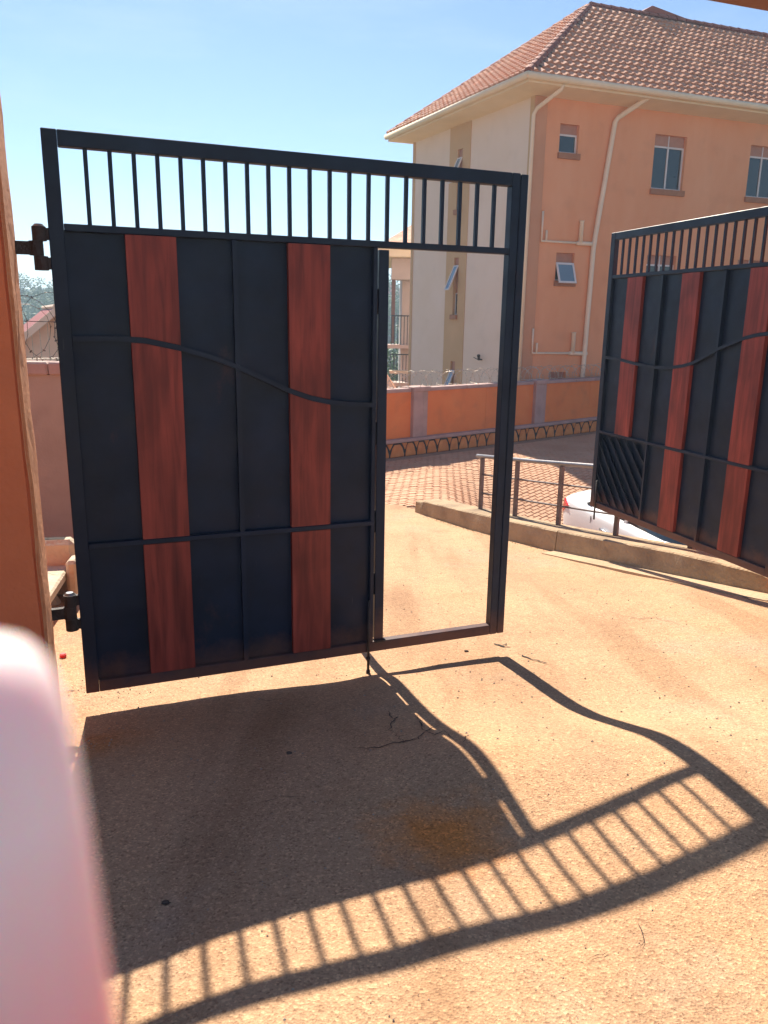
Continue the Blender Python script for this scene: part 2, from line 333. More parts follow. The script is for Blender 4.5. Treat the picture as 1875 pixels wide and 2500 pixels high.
# ------------------------------------------------------------------ paved yard
WA = Vector((.042, 14.7)); WD = Vector((5.13-.042, 19.08-14.7)).normalized(); WN = Vector((WD.y, -WD.x))     # yard wall line; WN faces the camera
def zyard(x, y):
    dip = -.72*float(sstep(.8, 2.3, x))*float(sstep(15, 10.8, y))
    return dip-.78+.12*math.exp(-(max(0, y-10.1)/1.7)**2)*(1-float(sstep(.3, 1.7, x)))
xs = np.arange(-5, 15, .4); ys = np.arange(4.6, 31, .4); m = MB()
for y in ys:
    for x in xs: m.v.append((x, y, zyard(x, y)-.012 if (y > 10 or kerb_side(x, y) > 0) else -1.8))
nx = len(xs)
for j in range(len(ys)-1):
    for i in range(nx-1):
        if (Vector((xs[i], ys[j]))-WA).dot(WN) < -.5 : continue
        m.f.append((j*nx+i, j*nx+i+1, (j+1)*nx+i+1, (j+1)*nx+i))
yard = m.build('paved_yard', 'paver_joint', smooth=True); tag(yard, 'red brick paved yard below the ramp', kind='structure')
PL, PWd = .165, .084
pm = MB(); pm.add([(-PL/2+.004, -PWd/2+.004, -.03), (PL/2-.004, -PWd/2+.004, -.03), (PL/2-.004, PWd/2-.004, -.03), (-PL/2+.004, PWd/2-.004, -.03),
                   (-PL/2+.010, -PWd/2+.010, .002), (PL/2-.010, -PWd/2+.010, .002), (PL/2-.010, PWd/2-.010, .002), (-PL/2+.010, PWd/2-.010, .002)],
                  [(4,5,6,7),(0,1,5,4),(1,2,6,5),(2,3,7,6),(3,0,4,7)])
pme = pm.mesh('paver', 'paver'); cand = []
for j in range(-10, 90):
    for i in range(-26, 78):
        a = i*PL+(PL/2 if j % 2 else 0); b = j*PWd+.35
        p = WA+WD*a+WN*b
        if p.x < -2.5 or p.y < 5 or p.x > 9: continue
        if p.y < 10.25 and kerb_side(p.x, p.y) < .45: continue
        if kerb_side(p.x, p.y) < .45 and p.y < 9.95: continue
        if b < .28: continue
        z = zyard(p.x, p.y); e = .1
        nrm = Vector((-(zyard(p.x+e, p.y)-zyard(p.x-e, p.y))/(2*e), -(zyard(p.x, p.y+e)-zyard(p.x, p.y-e))/(2*e), 1)).normalized()
        xa = Vector((WD.x, WD.y, 0)); xa = (xa-nrm*xa.dot(nrm)).normalized(); ya = nrm.cross(xa)
        M = Matrix(((xa.x, ya.x, nrm.x, p.x), (xa.y, ya.y, nrm.y, p.y), (xa.z, ya.z, nrm.z, z+random.uniform(-.004, .004)), (0, 0, 0, 1)))
        vis = 0 if (-.1 < p.x/p.y < .3) else 50
        if p.x > .6 and p.x/p.y > .13 and p.y < 9.6: vis = 40
        cand.append((p.y+vis, M))
cand.sort(key=lambda q: q[0])
for d_, M in cand[:290]: inst(pme, 'paver', yard, M)
rest = MB(); pv = [Vector(v) for v in pm.v]
for d_, M in cand[290:]: rest.add([(M@v)[:] for v in pv], pm.f)
tag(rest.build('paver_field', 'paver', yard), kind='stuff')

# ------------------------------------------------------------------ terrain to the horizon
def zter(x, y):
    n = mnoise.fractal((x*.012, y*.012, 3), 1.0, 2.0, 4)
    z = -2.2-7*float(sstep(26, 75, y))+ (12+.01*min(abs(x), 200))*float(sstep(80, 175, y))+5*float(sstep(170, 480, y))
    return z+n*2.5*float(sstep(40, 140, y))
m = MB(); ys = list(np.arange(-60, 40, 6))+list(np.arange(40, 240, 7))+list(np.arange(240, 700, 25)); ts = np.arange(-1.1, 1.101, .035)
for y in ys:
    for t in ts:
        x = t*(70+abs(y)); m.v.append((x, y, zter(x, y)))
n_ = len(ts)
for j in range(len(ys)-1):
    for i in range(n_-1): m.f.append((j*n_+i, j*n_+i+1, (j+1)*n_+i+1, (j+1)*n_+i))
tag(m.build('hillside', 'terrain', smooth=True), 'green hillside terrain falling away and rising behind the houses', kind='structure')

# ------------------------------------------------------------------ kerb wall and railing
klen = (KB-KA).length
kz = lambda s: zd(KA.x+KD.x*s, KA.y+KD.y*s)
ktop = lambda s: float(np.interp(s, [-.12, .1, .93, 1.77, 2.58, 3.3, 3.97, 4.94, 5.2], [.055, .115, .04, -.072, -.172, -.250, -.322, -.415, -.44]))
def kpt(s, off, z): p = KA+KD*s+KN*off; return (p.x, p.y, z)
kerb = empty('kerb_wall', (KA.x, KA.y, 0), 0, 'low concrete kerb wall edging the ramp below the open gate leaf', 'kerb')
def kseg(s0, s1):
    n = max(3, int((s1-s0)/.1)); m = MB(); rings = []
    for i in range(n+1):
        s = s0+(s1-s0)*i/n; g = kz(s); H = max(.07, ktop(s)-g)
        if s > klen-.12: H -= .02
        j = lambda a: a*mnoise.noise((s*7, a*100, 1))
        w0 = .055; W = .30
        prof = [(-.0+j(.012), g-.12), (.012+j(.012), g+H*.55), (.020+j(.008), g+H-.010), (.032, g+H+j(.004)), (W, g+H+.004), (W+.012, g+H-.02), (W+.012, -1.75)]
        rings.append([Vector(kpt(s, a, z))-Vector((KA.x, KA.y, 0)) for a, z in prof])
    k = len(rings[0]); m.v = [v[:] for r_ in rings for v in r_]
    for i in range(n):
        for q in range(k-1): m.f.append((i*k+q, (i+1)*k+q, (i+1)*k+q+1, i*k+q+1))
        m.f.append((i*k+k-1, (i+1)*k+k-1, (i+1)*k, i*k))
    m.f.append(tuple(range(k))); m.f.append(tuple(n*k+q for q in reversed(range(k))))
    return m.build('segment', 'kerb', kerb)
kseg(-.12, 2.30); kseg(2.312, klen)
rl = empty('ramp_railing', (KA.x, KA.y, 0), 0, 'low brown steel railing with grey handrail on the kerb wall', 'railing')
KO = Vector((KA.x, KA.y, 0))
def kloc(s, off, z): return tuple(Vector(kpt(s, off, z))-KO)
posts = [.93, 1.775, 2.58, 3.31, 3.985]
topz = ktop
for s in posts:
    a = kloc(s, .245, topz(s)-.01); m = MB(); m.tube([a, (a[0], a[1], a[2]+.60)], .026, 4); m.build('post', 'rail', rl)
MB().tube([kloc(s, .245, topz(s)+.612) for s in (.8, 1.4, 2, 3, 3.6, 4.10)], .022, 8).build('handrail', 'rail_top', rl, True)
for h in (.405, .19):
    MB().tube([kloc(s, .245, topz(s)+h) for s in (.93, 1.4, 2, 3, 3.6, 3.985)], .010, 6).build('mid_rail', 'rail', rl, True)
m = MB(); m.hexa([kloc(-.1, -.16, kz(-.1)-.05), kloc(2.3, -.15, kz(2.3)-.05), kloc(2.3, .0, kz(2.3)-.05), kloc(-.1, .0, kz(-.1)-.05),
                  kloc(-.1, -.16, kz(-.1)+.012), kloc(2.3, -.15, kz(2.3)+.010), kloc(2.3, .02, kz(2.3)+.014), kloc(-.1, .02, kz(-.1)+.014)])
m.build('footing_strip', 'footing', kerb)

mat('dry_grass', (.26, .2, .07), .9, .3, 20, col2=(.36, .29, .12))
m = MB(); rw_ = random.Random(3)
for k in range(420):                                    # dry weeds and moss crumbs along the kerb foot
    s_ = rw_.choice([rw_.gauss(4.3, .28), rw_.gauss(3.2, .35), rw_.uniform(.2, 5)])
    if not 0 < s_ < klen: continue
    of = -abs(rw_.gauss(0, .035))-.005; p = Vector(kpt(s_, of, kz(s_)-.004)); h = rw_.uniform(.006, .03); a = rw_.uniform(0, 6.28); l_ = Vector((math.cos(a), math.sin(a), 0))
    q = p+l_*h*rw_.uniform(.2, 1.2)+Vector((0, 0, h)); w_ = Vector((-l_.y, l_.x, 0))*.003
    m.add([(p-w_)[:], (p+w_)[:], q[:]], [(0, 1, 2)])
tag(m.build('dry_weeds', 'dry_grass'), 'dry weeds and moss along the foot of the kerb wall', 'weeds', kind='stuff')

# ------------------------------------------------------------------ gate leaves
def curve_h(u):      # leaf 1: from the hinge
    return float(np.interp(u, [0, .2, .33, .473, .60, .711, .83, .945, 1.04, 1.136, 1.25, 1.40, 1.6, 1.8, 2.103], [1.53, 1.534, 1.527, 1.497, 1.46, 1.418, 1.362, 1.310, 1.277, 1.256, 1.243, 1.237, 1.245, 1.265, 1.295]))
W_, H_ = 2.103, 2.30
def make_leaf(root, ch, wicket, free_right):
    st = lambda nm, *a: MB().bevbox(*a, b=.003).build(nm, 'steel', root)
    st('stile', 0, .056, 0, .045, 0, H_)
    if wicket:
        st('stile', 2.020, 2.063, 0, .05, 0, H_); st('stop_bar', 2.0635, 2.103, -.004, .036, .002, H_-.004)
    else: st('stile', 2.047, 2.103, 0, .05, 0, H_)
    st('top_rail', .0565, 2.0195 if wicket else 2.0465, .001, .046, 2.242, H_)
    st('mid_rail', .0565, 2.0195 if wicket else 2.0465, .002, .042, 1.938, 1.966)
    st('bottom_rail', .0565, 2.0195 if wicket else 2.0465, .001, .046, 0, .052)
    bar = MB().box(-.008, .008, .012, .028, 1.9665, 2.2415).mesh('bar', 'steel')
    for k in range(21): inst(bar, 'bar', root, Matrix.Translation((.152+.0892*k, 0, 0)))
    uend = 1.352 if wicket else 2.0465
    woods = [(.278, .477), (.941, 1.13)]+([] if wicket else [(1.605, 1.80)])
    mull = [.713]+([] if wicket else [1.376])
    us = lambda a, b: [a+(b-a)*i/10 for i in range(11)]
    # curved and low rails
    q = [.0565+(uend-.0565)*i/46 for i in range(47)]
    MB().strip([(u, ch(u)-.011) for u in q], [(u, ch(u)+.011) for u in q], -.004, .0275).build('curved_rail', 'steel', root)
    MB().bevbox(.0565, uend, -.003, .0275, .660, .682, b=.002).build('low_rail', 'steel', root)
    for c in mull:
        for lo, hi in ((lambda u: .0525, lambda u: .6595), (lambda u: .6825, lambda u: ch(u)-.0115), (lambda u: ch(u)+.0115, lambda u: 1.9375)):
            uu = [c-.010, c+.010]; MB().strip([(u, lo(u)) for u in uu], [(u, hi(u)) for u in uu], 0, .0275).build('mullion', 'steel', root)
    edges = [.0565]
    for a, b in sorted(woods+[(c-.0102, c+.0102) for c in mull]): edges += [a, b]
    edges.append(uend)
    cells = [(edges[i], edges[i+1], False) for i in range(0, len(edges)-1, 2)]+[(a, b, True) for a, b in woods]
    for a, b, wd in cells:
        for r_, (lo, hi) in enumerate(((lambda u: .0525, lambda u: .6597), (lambda u: .6823, lambda u: ch(u)-.0113), (lambda u: ch(u)+.0113, lambda u: 1.9377))):
            if not wicket and r_ == 0 and b < .72: continue
            g = .0012 if wd else 0
            uu = us(a+g, b-g)
            if wd:
                o = MB().strip([(u, lo(u)+g) for u in uu], [(u, hi(u)-g) for u in uu], -.001, .027).build('wood_board', 'wood', root)
            else:
                MB().strip([(u, lo(u)) for u in uu], [(u, hi(u)) for u in uu], .028, .031).build('sheet_panel', 'sheet', root)
    # board backing sheets and stiffeners behind
    MB().box(.046, uend-.0005 if wicket else 2.056, .0315, .0335, .045, 1.945).build('backing_plate', 'sheet', root)
    return root
g1 = empty('gate_leaf', GO, GYAW, 'dark steel gate leaf with two wood stripes and an open doorway beside them', 'gate')
make_leaf(g1, curve_h, True, True)
MB().bevbox(1.333, 1.3525, 0, .045, .0525, 1.9375, b=.002).build('door_jamb', 'steel', g1)
# open wicket door, swung straight back away from the camera
wd = bpy.data.objects.new('wicket_door', None); C.objects.link(wd); wd.parent = g1
sh = Vector((-SUN.x, -SUN.y, 0)).normalized(); loc_dir = Vector((sh.dot(GU), sh.dot(GB)))
wd.location = (1.3605, .004, .064); wd.rotation_euler = (0, 0, math.atan2(loc_dir.y, loc_dir.x)-R(1.5))
for nm, a in (('door_stile', (0, .045, -.0455, 0, 0, 1.865)), ('door_stile', (.555, .60, -.0455, 0, 0, 1.865)), ('door_rail', (.0455, .5545, -.044, -.001, 0, .045)), ('door_rail', (.0455, .5545, -.044, -.001, 1.82, 1.865)), ('door_rail', (.0455, .5545, -.044, -.02, .60, .622))):
    MB().bevbox(*a, b=.002).build(nm, 'steel', wd)
MB().box(.0457, .20, -.019, -.016, .0455, 1.8195).build('sheet_panel', 'sheet', wd); MB().box(.40, .5543, -.019, -.016, .0455, 1.8195).build('sheet_panel', 'sheet', wd)
MB().box(.2005, .3995, -.04, -.016, .0455, 1.8195).build('wood_board', 'wood', wd)
for h in (.30, .62, 1.05, 1.65):
    MB().tube([(1.3565, .02, h), (1.3565, .02, h+.11)], .009, 8).build('door_hinge', 'hinge', g1, True)
# lug, drop bolt
MB().bevbox(1.362, 1.415, -.016, -.002, .053, .066, b=.002).build('hinge_lug', 'hinge', g1)
m = MB(); m.tube([(1.325, -.008, -.10), (1.325, -.008, .28)], .007, 8); m.tube([(1.325, -.008, -.112), (1.325, -.008, -.092)], .011, 8); m.tube([(1.325, -.008, -.035), (1.325, -.008, -.022)], .012, 8)
m.build('drop_bolt', 'hinge', g1, True)
for h0 in (1.79, .303):
    for k, (a, b) in enumerate(((0, .052), (.108, .16))):
        MB().tube([(-.034, .012, h0+a), (-.034, .012, h0+b)], .026, 16).build('hinge_barrel', 'hinge', g1)
        MB().box(-.022, .001, .003, .021, h0+a+.004, h0+b-.004).build('hinge_bracket', 'hinge', g1)
    MB().tube([(-.034, .012, h0+.16), (-.034, .012, h0+.17)], [.024, .015], 14).build('hinge_pin', 'bare_steel', g1)

l2 = empty('gate_leaf', LO, LYAW, 'swung-back dark gate leaf with three wood stripes and louvred corner', 'gate')
curve2 = lambda u: float(np.interp(u, [0, .15, .29, .485, .60, .702, .82, .945, 1.05, 1.152, 1.26, 1.373, 1.50, 1.614, 1.72, 1.83, 2.103], [1.302, 1.298, 1.290, 1.270, 1.261, 1.257, 1.258, 1.270, 1.286, 1.312, 1.36, 1.412, 1.458, 1.495, 1.518, 1.531, 1.533]))
make_leaf(l2, curve2, False, False)
for k in range(-5, 8):       # diagonal louvre slats, clipped to the corner panel
    a = .115*k+.02; pts = []
    x0, x1, z0, z1 = .058, .702, .054, .6585
    f_ = lambda x: z1-(x-x0)*1.15+a*1.15      # descending to the right
    xa, xb = max(x0, x0+a), min(x1, x0+a+(z1-z0)/1.15)
    xa2, xb2 = xa, xb
    if xb-xa < .05: continue
    za, zb = f_(xa), f_(xb); hw = .036
    m = MB(); cl = lambda z: min(z1, max(z0, z))
    lo = [(xa, cl(za-hw)), (xb, cl(zb-hw))]; hi = [(xa, cl(za+hw)), (xb, cl(zb+hw))]
    n_ = 2; vv = [(x, .029, z) for x, z in lo]+[(x, .004, z) for x, z in hi]+[(x, .033, z) for x, z in lo]+[(x, .009, z) for x, z in hi]
    m.add(vv, [(0, 1, 3, 2), (5, 4, 6, 7), (0, 4, 5, 1), (2, 3, 7, 6), (0, 2, 6, 4), (1, 5, 7, 3)])
    m.build('louvre_slat', 'steel', l2)
m = MB(); m.tube([(.10, -.012, -.10), (.10, -.012, .25)], .008, 8); m.build('drop_bolt', 'hinge', l2, True)
for h0 in (1.79, .303):
    MB().tube([(2.133, .012, h0), (2.133, .012, h0+.16)], .021, 12).build('hinge_barrel', 'hinge', l2)

# ------------------------------------------------------------------ gate pillars, overhead beam, front walls
def rough_block(name, m_, parent, x0, x1, y0, y1, z0, z1, seg=.12, amp=.006):
    bm = bmesh.new(); bmesh.ops.create_cube(bm, size=1)
    for v in bm.verts:
        v.co.x = x0 if v.co.x < 0 else x1; v.co.y = y0 if v.co.y < 0 else y1; v.co.z = z0 if v.co.z < 0 else z1
    bmesh.ops.bevel(bm, geom=list(bm.edges), offset=.012, segments=2, affect='EDGES')
    rngs = ((x0, x1), (y0, y1), (z0, z1))
    for ax in range(3):
        a, b = rngs[ax]; n = int((b-a)/seg)
        for i in range(1, n):
            co = [0, 0, 0]; no = [0, 0, 0]; co[ax] = a+(b-a)*i/n; no[ax] = 1
            bmesh.ops.bisect_plane(bm, geom=list(bm.verts)+list(bm.edges)+list(bm.faces), plane_co=co, plane_no=no)
    for v in bm.verts:
        p = v.co; v.co = p+Vector((mnoise.noise(p*4), mnoise.noise(p*4+Vector((9, 0, 0))), 0))*amp+Vector((mnoise.noise(p*17), mnoise.noise(p*17+Vector((9, 0, 0))), 0))*amp*.5
    me = bpy.data.meshes.new(name); bm.to_mesh(me); bm.free(); me.materials.append(MATS[m_])
    o = bpy.data.objects.new(name, me); C.objects.link(o); o.parent = parent; return o
PF = Vector((-1.255, 2.73, 0))
pl = empty('gate_pillar', PF, GYAW, 'orange plastered gate pillar at the left edge carrying the hinges', 'pillar')
pl.rotation_euler = (0, R(-.4), GYAW)
rough_block('shaft', 'pillar', pl, -.60, -.008, .006, .545, -.2, 3.19)
rough_block('sunlit_jamb_render', 'sunlit_render', pl, -.02, .001, .012, .50, -.15, 3.18, seg=.1, amp=.007)  # thin layer added over the jamb, sunlit strip painted by its lighter colour
for h0 in (1.79, .303):
    hz = GO.z+h0
    a = GO+GU*(-.034)+GB*.012-PF; ax = a.dot(GU); ay = a.dot(GB)
    MB().tube([(ax, ay, hz+.0535), (ax, ay, hz+.1065)], .0262, 16).build('hinge_barrel', 'hinge', pl)
    MB().box(-.03, ax-.012, ay-.012, ay+.012, hz+.056, hz+.104).build('hinge_arm', 'hinge', pl)
HJ = LO+Vector((math.cos(LYAW), math.sin(LYAW), 0))*W_      # hinge end of the other leaf
PR = HJ+GU*.15-GB*.42; PR.z = 0
pr_ = empty('gate_pillar', PR, GYAW, 'orange plastered gate pillar at the right edge holding the swung-back leaf', 'pillar')
rough_block('shaft', 'pillar', pr_, 0, .6, 0, .545, -1.2, 3.19)
bmz = 3.20; e0 = Vector((1.41, 4.02, bmz))-Vector((math.cos(R(19.5)), math.sin(R(19.5)), 0))*3.1
bmo = empty('gate_beam', e0, R(19.5), 'brown plastered beam crossing over the gateway at the top corner', 'beam')
rough_block('span', 'beam', bmo, -.3, 5.2, -.42, 0, 0, .34, seg=.3)
fw_ = empty('front_wall', PF-GU*.602+GB*.12, GYAW, 'orange front boundary wall running off beside the left pillar', 'wall')
rough_block('wall_panel', 'pillar', fw_, -4.5, 0, 0, .22, -.3, 2.3, seg=.4)
fw_ = empty('front_wall', PR+GU*.602+GB*.12, GYAW, 'orange front boundary wall running off beside the right pillar', 'wall')
rough_block('wall_panel', 'pillar', fw_, 0, 4.5, 0, .22, -1.3, 2.3, seg=.4)

# ------------------------------------------------------------------ yard wall
yw_yaw = math.atan2(WD.y, WD.x)
yw = empty('yard_wall', (WA.x, WA.y, -.78), yw_yaw, 'bright orange yard wall with mauve pilasters and stone plinth', 'wall')
PH, WH = .27, 1.31          # plinth height, wall height. local x along the wall, y behind
def wall_s(px_ratio):        # distance along the wall where x/y equals the ratio
    return (px_ratio*WA.y-WA.x)/(WD.x-px_ratio*WD.y)
pil = [wall_s(.0445), wall_s(.1975)]; per = pil[1]-pil[0]
pils = [pil[0]+per*k for k in range(-3, 7)]
pw = .40
for i in range(len(pils)-1):
    a, b = pils[i]+pw/2, pils[i+1]-pw/2; mid = a+(b-a)*.53
    MB().box(a, mid-.003, .06, .22, PH+.07, WH-.09).build('wall_panel', 'orange', yw); MB().box(mid+.003, b, .06, .22, PH+.07, WH-.09).build('wall_panel', 'orange', yw)
for s in pils:
    p_ = MB().bevbox(s-pw/2, s+.0675, -.02, .26, PH+.07, WH-.085, b=.008).build('pilaster', 'mauve', yw)
    MB().bevbox(s+.075, s+pw/2, .0, .255, PH+.07, WH-.085, b=.008).build('pilaster_return', 'mauve', p_)
    MB().bevbox(s-pw/2-.03, s+pw/2+.03, -.05, .29, WH-.0845, WH+.005, b=.01).build('pilaster_cap', 'mauve', p_)
x0, x1 = pils[0], pils[-1]
MB().bevbox(x0, x1, -.06, .30, PH, PH+.0695, b=.012).build('plinth_ledge', 'mauve', yw)
MB().box(x0, x1, -.018, .25, -.2, PH-.001).build('mortar_bed', 'mortar', yw)
for i in range(len(pils)-1):
    a, b = pils[i]+pw/2+.031, pils[i+1]-pw/2-.031; n = 3
    for k in range(n): MB().bevbox(a+(b-a)*k/n+.003, a+(b-a)*(k+1)/n-.003, .015, .27, WH-.0895, WH-.02, b=.01).build('coping_stone', 'mauve', yw)
# plinth stones: humped stones with small wedges between them, proud of the dark mortar
def stone(pts, cx_, cz_):
    n = len(pts); m = MB(); inner = [(cx_+(x-cx_)*.82, cz_+(z-cz_)*.82) for x, z in pts]
    m.v = [(x, -.017, z) for x, z in pts]+[(x, -.034, z) for x, z in inner]+[(cx_, -.046, cz_)]
    for i in range(n): j = (i+1) % n; m.f += [(i, j, n+j, n+i), (n+i, n+j, 2*n)]
    m.build('stone', 'stone', yw)
x = max(x0+.1, -7); seq = []
while x < min(x1, 10.5):
    W2 = random.uniform(.27, .40); seq.append((x, W2, random.uniform(.24, .38), random.uniform(.24, .38), PH-.012-random.uniform(0, .02))); x += W2
for i_, (x, W2, r1, r2, hh) in enumerate(seq):
    g = .017
    stone([(x+g, -.01), (x+W2-g, -.01), (x+W2-g, hh*.16), (x+W2*(1-r2*.55), hh*.70), (x+W2*(1-r2), hh*.97), (x+W2*r1, hh*.97), (x+W2*r1*.55, hh*.70), (x+g, hh*.16)], x+W2/2, hh*.45)
    if i_+1 < len(seq):
        wx = x+W2; a, b = wx-W2*r2*.68, wx+seq[i_+1][1]*seq[i_+1][2]*.68
        stone([(wx, hh*.52), (b, PH-.010), (a, PH-.010)], wx, PH*.84)
# razor wire on both walls
def coil(name, parent, m_, x0, x1, y, z, r, pitch, barb, wr, skew=0.0):
    m = MB(); pts = []; n = int((x1-x0)/pitch*18); prev = None
    for i in range(n+1):
        a = i/18*2*math.pi; rr = r*(1+.12*mnoise.noise((i*.05, 3, 1))); p = Vector((x0+(x1-x0)*i/n+.03*math.sin(a*1.7)+skew*rr*math.cos(a), y+rr*math.cos(a), z+max(-r*.55, rr*math.sin(a))))
        pts.append(p)
    m.tube(pts, wr, 4)
    for i in range(0, len(pts)-1, 1):
        p = pts[i]; d = (pts[i+1]-p).normalized(); s = d.cross(Vector((random.uniform(-1, 1), random.uniform(-1, 1), random.uniform(-1, 1)))).normalized()
        a = p-s*barb; b = p+s*barb; e = d*wr*2.2
        m.add([(a-e)[:], (a+e)[:], (b+e)[:], (b-e)[:]], [(0, 1, 2, 3), (3, 2, 1, 0)] if False else [(0, 1, 2, 3)])
    return m.build(name, m_, parent)
rw = empty('razor_wire', (WA.x, WA.y, -.78+WH), yw_yaw, 'thin pale razor wire coil along the top of the orange wall', 'razor wire')
coil('coil', rw, 'wire_pale', -6, 8, .14, .11, .19, .33, .012, .004)
coil('coil', rw, 'wire_pale', -6, 8, .16, .10, .17, .45, .012, .004)

# ------------------------------------------------------------------ apartment house
BK = Vector((3.36, 19.8, 0)); LA, RA = R(117.5), R(20)
LDv = Vector((math.cos(LA), math.sin(LA), 0)); RDv = Vector((math.cos(RA), math.sin(RA), 0))
hs = empty('apartment_house', (BK.x, BK.y, -2.2), 0, 'three storey pink and cream house with red tiled hip roof', 'house')
HZ = Vector((BK.x, BK.y, -2.2))
RLEN, LLEN, WT = 13.0, 5.75, 6.88
def face(name, m_, D, Nn, s0, s1, z0, z1, ops=(), proud=0.0, depth=.16):
    """wall slab on a facade with real openings (s0,s1,z0,z1) and reveals"""
    xs = sorted(set([s0, s1]+[o for q in ops for o in q[:2]])); zs = sorted(set([z0, z1]+[o for q in ops for o in q[2:]]))
    P = lambda s, z, d: tuple(BK+D*s+Nn*(proud-d)+Vector((0, 0, z))-HZ)
    m = MB(); ins = lambda a, b: any(q[0]-1e-6 <= a and b and q[0] < a < q[1] and q[2] < b < q[3] for q in ops)
    for i in range(len(xs)-1):
        for j in range(len(zs)-1):
            a, b, c, d = xs[i], xs[i+1], zs[j], zs[j+1]; mx_, mz_ = (a+b)/2, (c+d)/2
            if any(q[0] < mx_ < q[1] and q[2] < mz_ < q[3] for q in ops): continue
            m.add([P(a, c, 0), P(b, c, 0), P(b, d, 0), P(a, d, 0)], [(0, 1, 2, 3)])
    for q in ops:
        a, b, c, d = q
        m.add([P(a, c, 0), P(b, c, 0), P(b, d, 0), P(a, d, 0), P(a, c, depth), P(b, c, depth), P(b, d, depth), P(a, d, depth)], [(0, 4, 5, 1), (1, 5, 6, 2), (2, 6, 7, 3), (3, 7, 4, 0)])
    m.add([P(s0, z0, 0), P(s1, z0, 0), P(s1, z1, 0), P(s0, z1, 0), P(s0, z0, depth), P(s1, z0, depth), P(s1, z1, depth), P(s0, z1, depth)], [(0, 4, 5, 1), (1, 5, 6, 2), (2, 6, 7, 3), (3, 7, 4, 0)])
    return m.build(name, m_, hs)
NR = Vector((RDv.y, -RDv.x, 0)); NL = Vector((-LDv.y, LDv.x, 0))
def bar3(m, D, Nn, s0, s1, z0, z1, d0, d1):       # box on a facade; d = depth behind the face (negative: proud)
    P = lambda s, z, d: tuple(BK+D*s-Nn*d+Vector((0, 0, z))-HZ)
    return m.hexa([P(s0, z0, d0), P(s1, z0, d0), P(s1, z0, d1), P(s0, z0, d1), P(s0, z1, d0), P(s1, z1, d0), P(s1, z1, d1), P(s0, z1, d1)])
def window(D, Nn, s0, s1, z0, z1, trans, two=True, tilt=0, sill=True, proud=0., darkpane=False):
    wn = bpy.data.objects.new('window', None); C.objects.link(wn); wn.parent = hs
    d = .08-proud; fr = .04 if s1-s0 > .4 else .022; F = MB()
    bar3(F, D, Nn, s0, s0+fr, z0, trans, d, d+.05); bar3(F, D, Nn, s1-fr, s1, z0, trans, d, d+.05)
    bar3(F, D, Nn, s0+fr, s1-fr, z0, z0+fr, d, d+.05); bar3(F, D, Nn, s0+fr, s1-fr, trans-fr, trans, d, d+.05)
    if two: bar3(F, D, Nn, (s0+s1)/2-.02, (s0+s1)/2+.02, z0+fr, trans-fr, d-.003, d+.052)
    o_ = F.build('frame', 'white_frame', wn)
    if not tilt:
        if two:
            bar3(MB(), D, Nn, s0+fr, (s0+s1)/2-.02, z0+fr, trans-fr, d+.02, d+.03).build('pane', 'glass', wn)
            bar3(MB(), D, Nn, (s0+s1)/2+.02, s1-fr, z0+fr, trans-fr, d+.03, d+.04).build('pane', 'glass', wn)
        else: bar3(MB(), D, Nn, s0+fr, s1-fr, z0+fr, trans-fr, d+.02, d+.03).build('pane', 'glass', wn)
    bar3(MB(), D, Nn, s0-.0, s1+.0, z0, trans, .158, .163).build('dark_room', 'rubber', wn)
    # upper vent block with mullion
    if z1-trans > .05:
        bar3(MB(), D, Nn, s0, s1, trans+.001, z1, d+.02, d+.06).build('vent_block', 'vent', wn)
        if two: bar3(MB(), D, Nn, (s0+s1)/2-.012, (s0+s1)/2+.012, trans+.001, z1, d, d+.0195).build('vent_mullion', 'white_frame', wn)
    if sill: bar3(MB(), D, Nn, s0-.03, s1+.05, z0-.13, z0-.001, -.06-proud, .05).build('sill', 'sill', wn)
    return wn
def tilt_sash(D, Nn, s0, s1, ztop, h, ang, wn):
    """top-hung sash swung outward"""
    out = Nn*math.sin(ang)-Vector((0, 0, math.cos(ang))); nn = (D.cross(out)).normalized()
    A = BK+D*s0+Nn*.0+Vector((0, 0, ztop))-HZ; m = MB()
    def bx(m, a, b, c, d, t0, t1):
        Q = lambda s, k, t: tuple(A+D*s+out*k+nn*t); m.hexa([Q(a, c, t0), Q(b, c, t0), Q(b, d, t0), Q(a, d, t0), Q(a, c, t1), Q(b, c, t1), Q(b, d, t1), Q(a, d, t1)])
    W = s1-s0; f = min(.045, W*.13)
    bx(m, 0, f, 0, h, 0, .03); bx(m, W-f, W, 0, h, 0, .03); bx(m, f, W-f, 0, f, 0, .03); bx(m, f, W-f, h-f, h, 0, .03)
    m.build('open_sash', 'white_frame', wn); g = MB(); bx(g, f, W-f, f, h-f, .01, .018); g.build('pane', 'glass_sky', wn)
z3, z2, z1_ = 6.37, 3.50, .62
R_ops = [(.70, 1.22, 5.72, 6.36), (3.42, 4.38, 5.10, 6.37), (6.44, 7.40, 5.10, 6.37), (9.5, 10.46, 5.10, 6.37),
         (.82, 1.34, 2.80, 3.46), (3.50, 4.42, 2.25, 3.52), (6.44, 7.40, 2.25, 3.52), (9.5, 10.46, 2.25, 3.52), (.83, 1.32, -.1, .57), (3.5, 4.42, -.6, .62)]
face('facade_wall', 'wall_pink', RDv, NR, .31, RLEN, -2.2, WT, R_ops)
face('corner_pilaster', 'pilaster', RDv, NR, -.0, .309, -2.2, WT, (), proud=.03, depth=.2)
face('corner_return', 'wall_tan', LDv, NL, .0, .16, -2.2, WT, (), proud=.02, depth=.2)
L_ops = [(3.03, 3.27, 4.75, 6.27), (3.03, 3.27, 1.97, 3.50), (3.03, 3.27, -.9, .68)]
face('end_wall', 'wall_cream', LDv, NL, .161, 2.659, -2.2, WT)
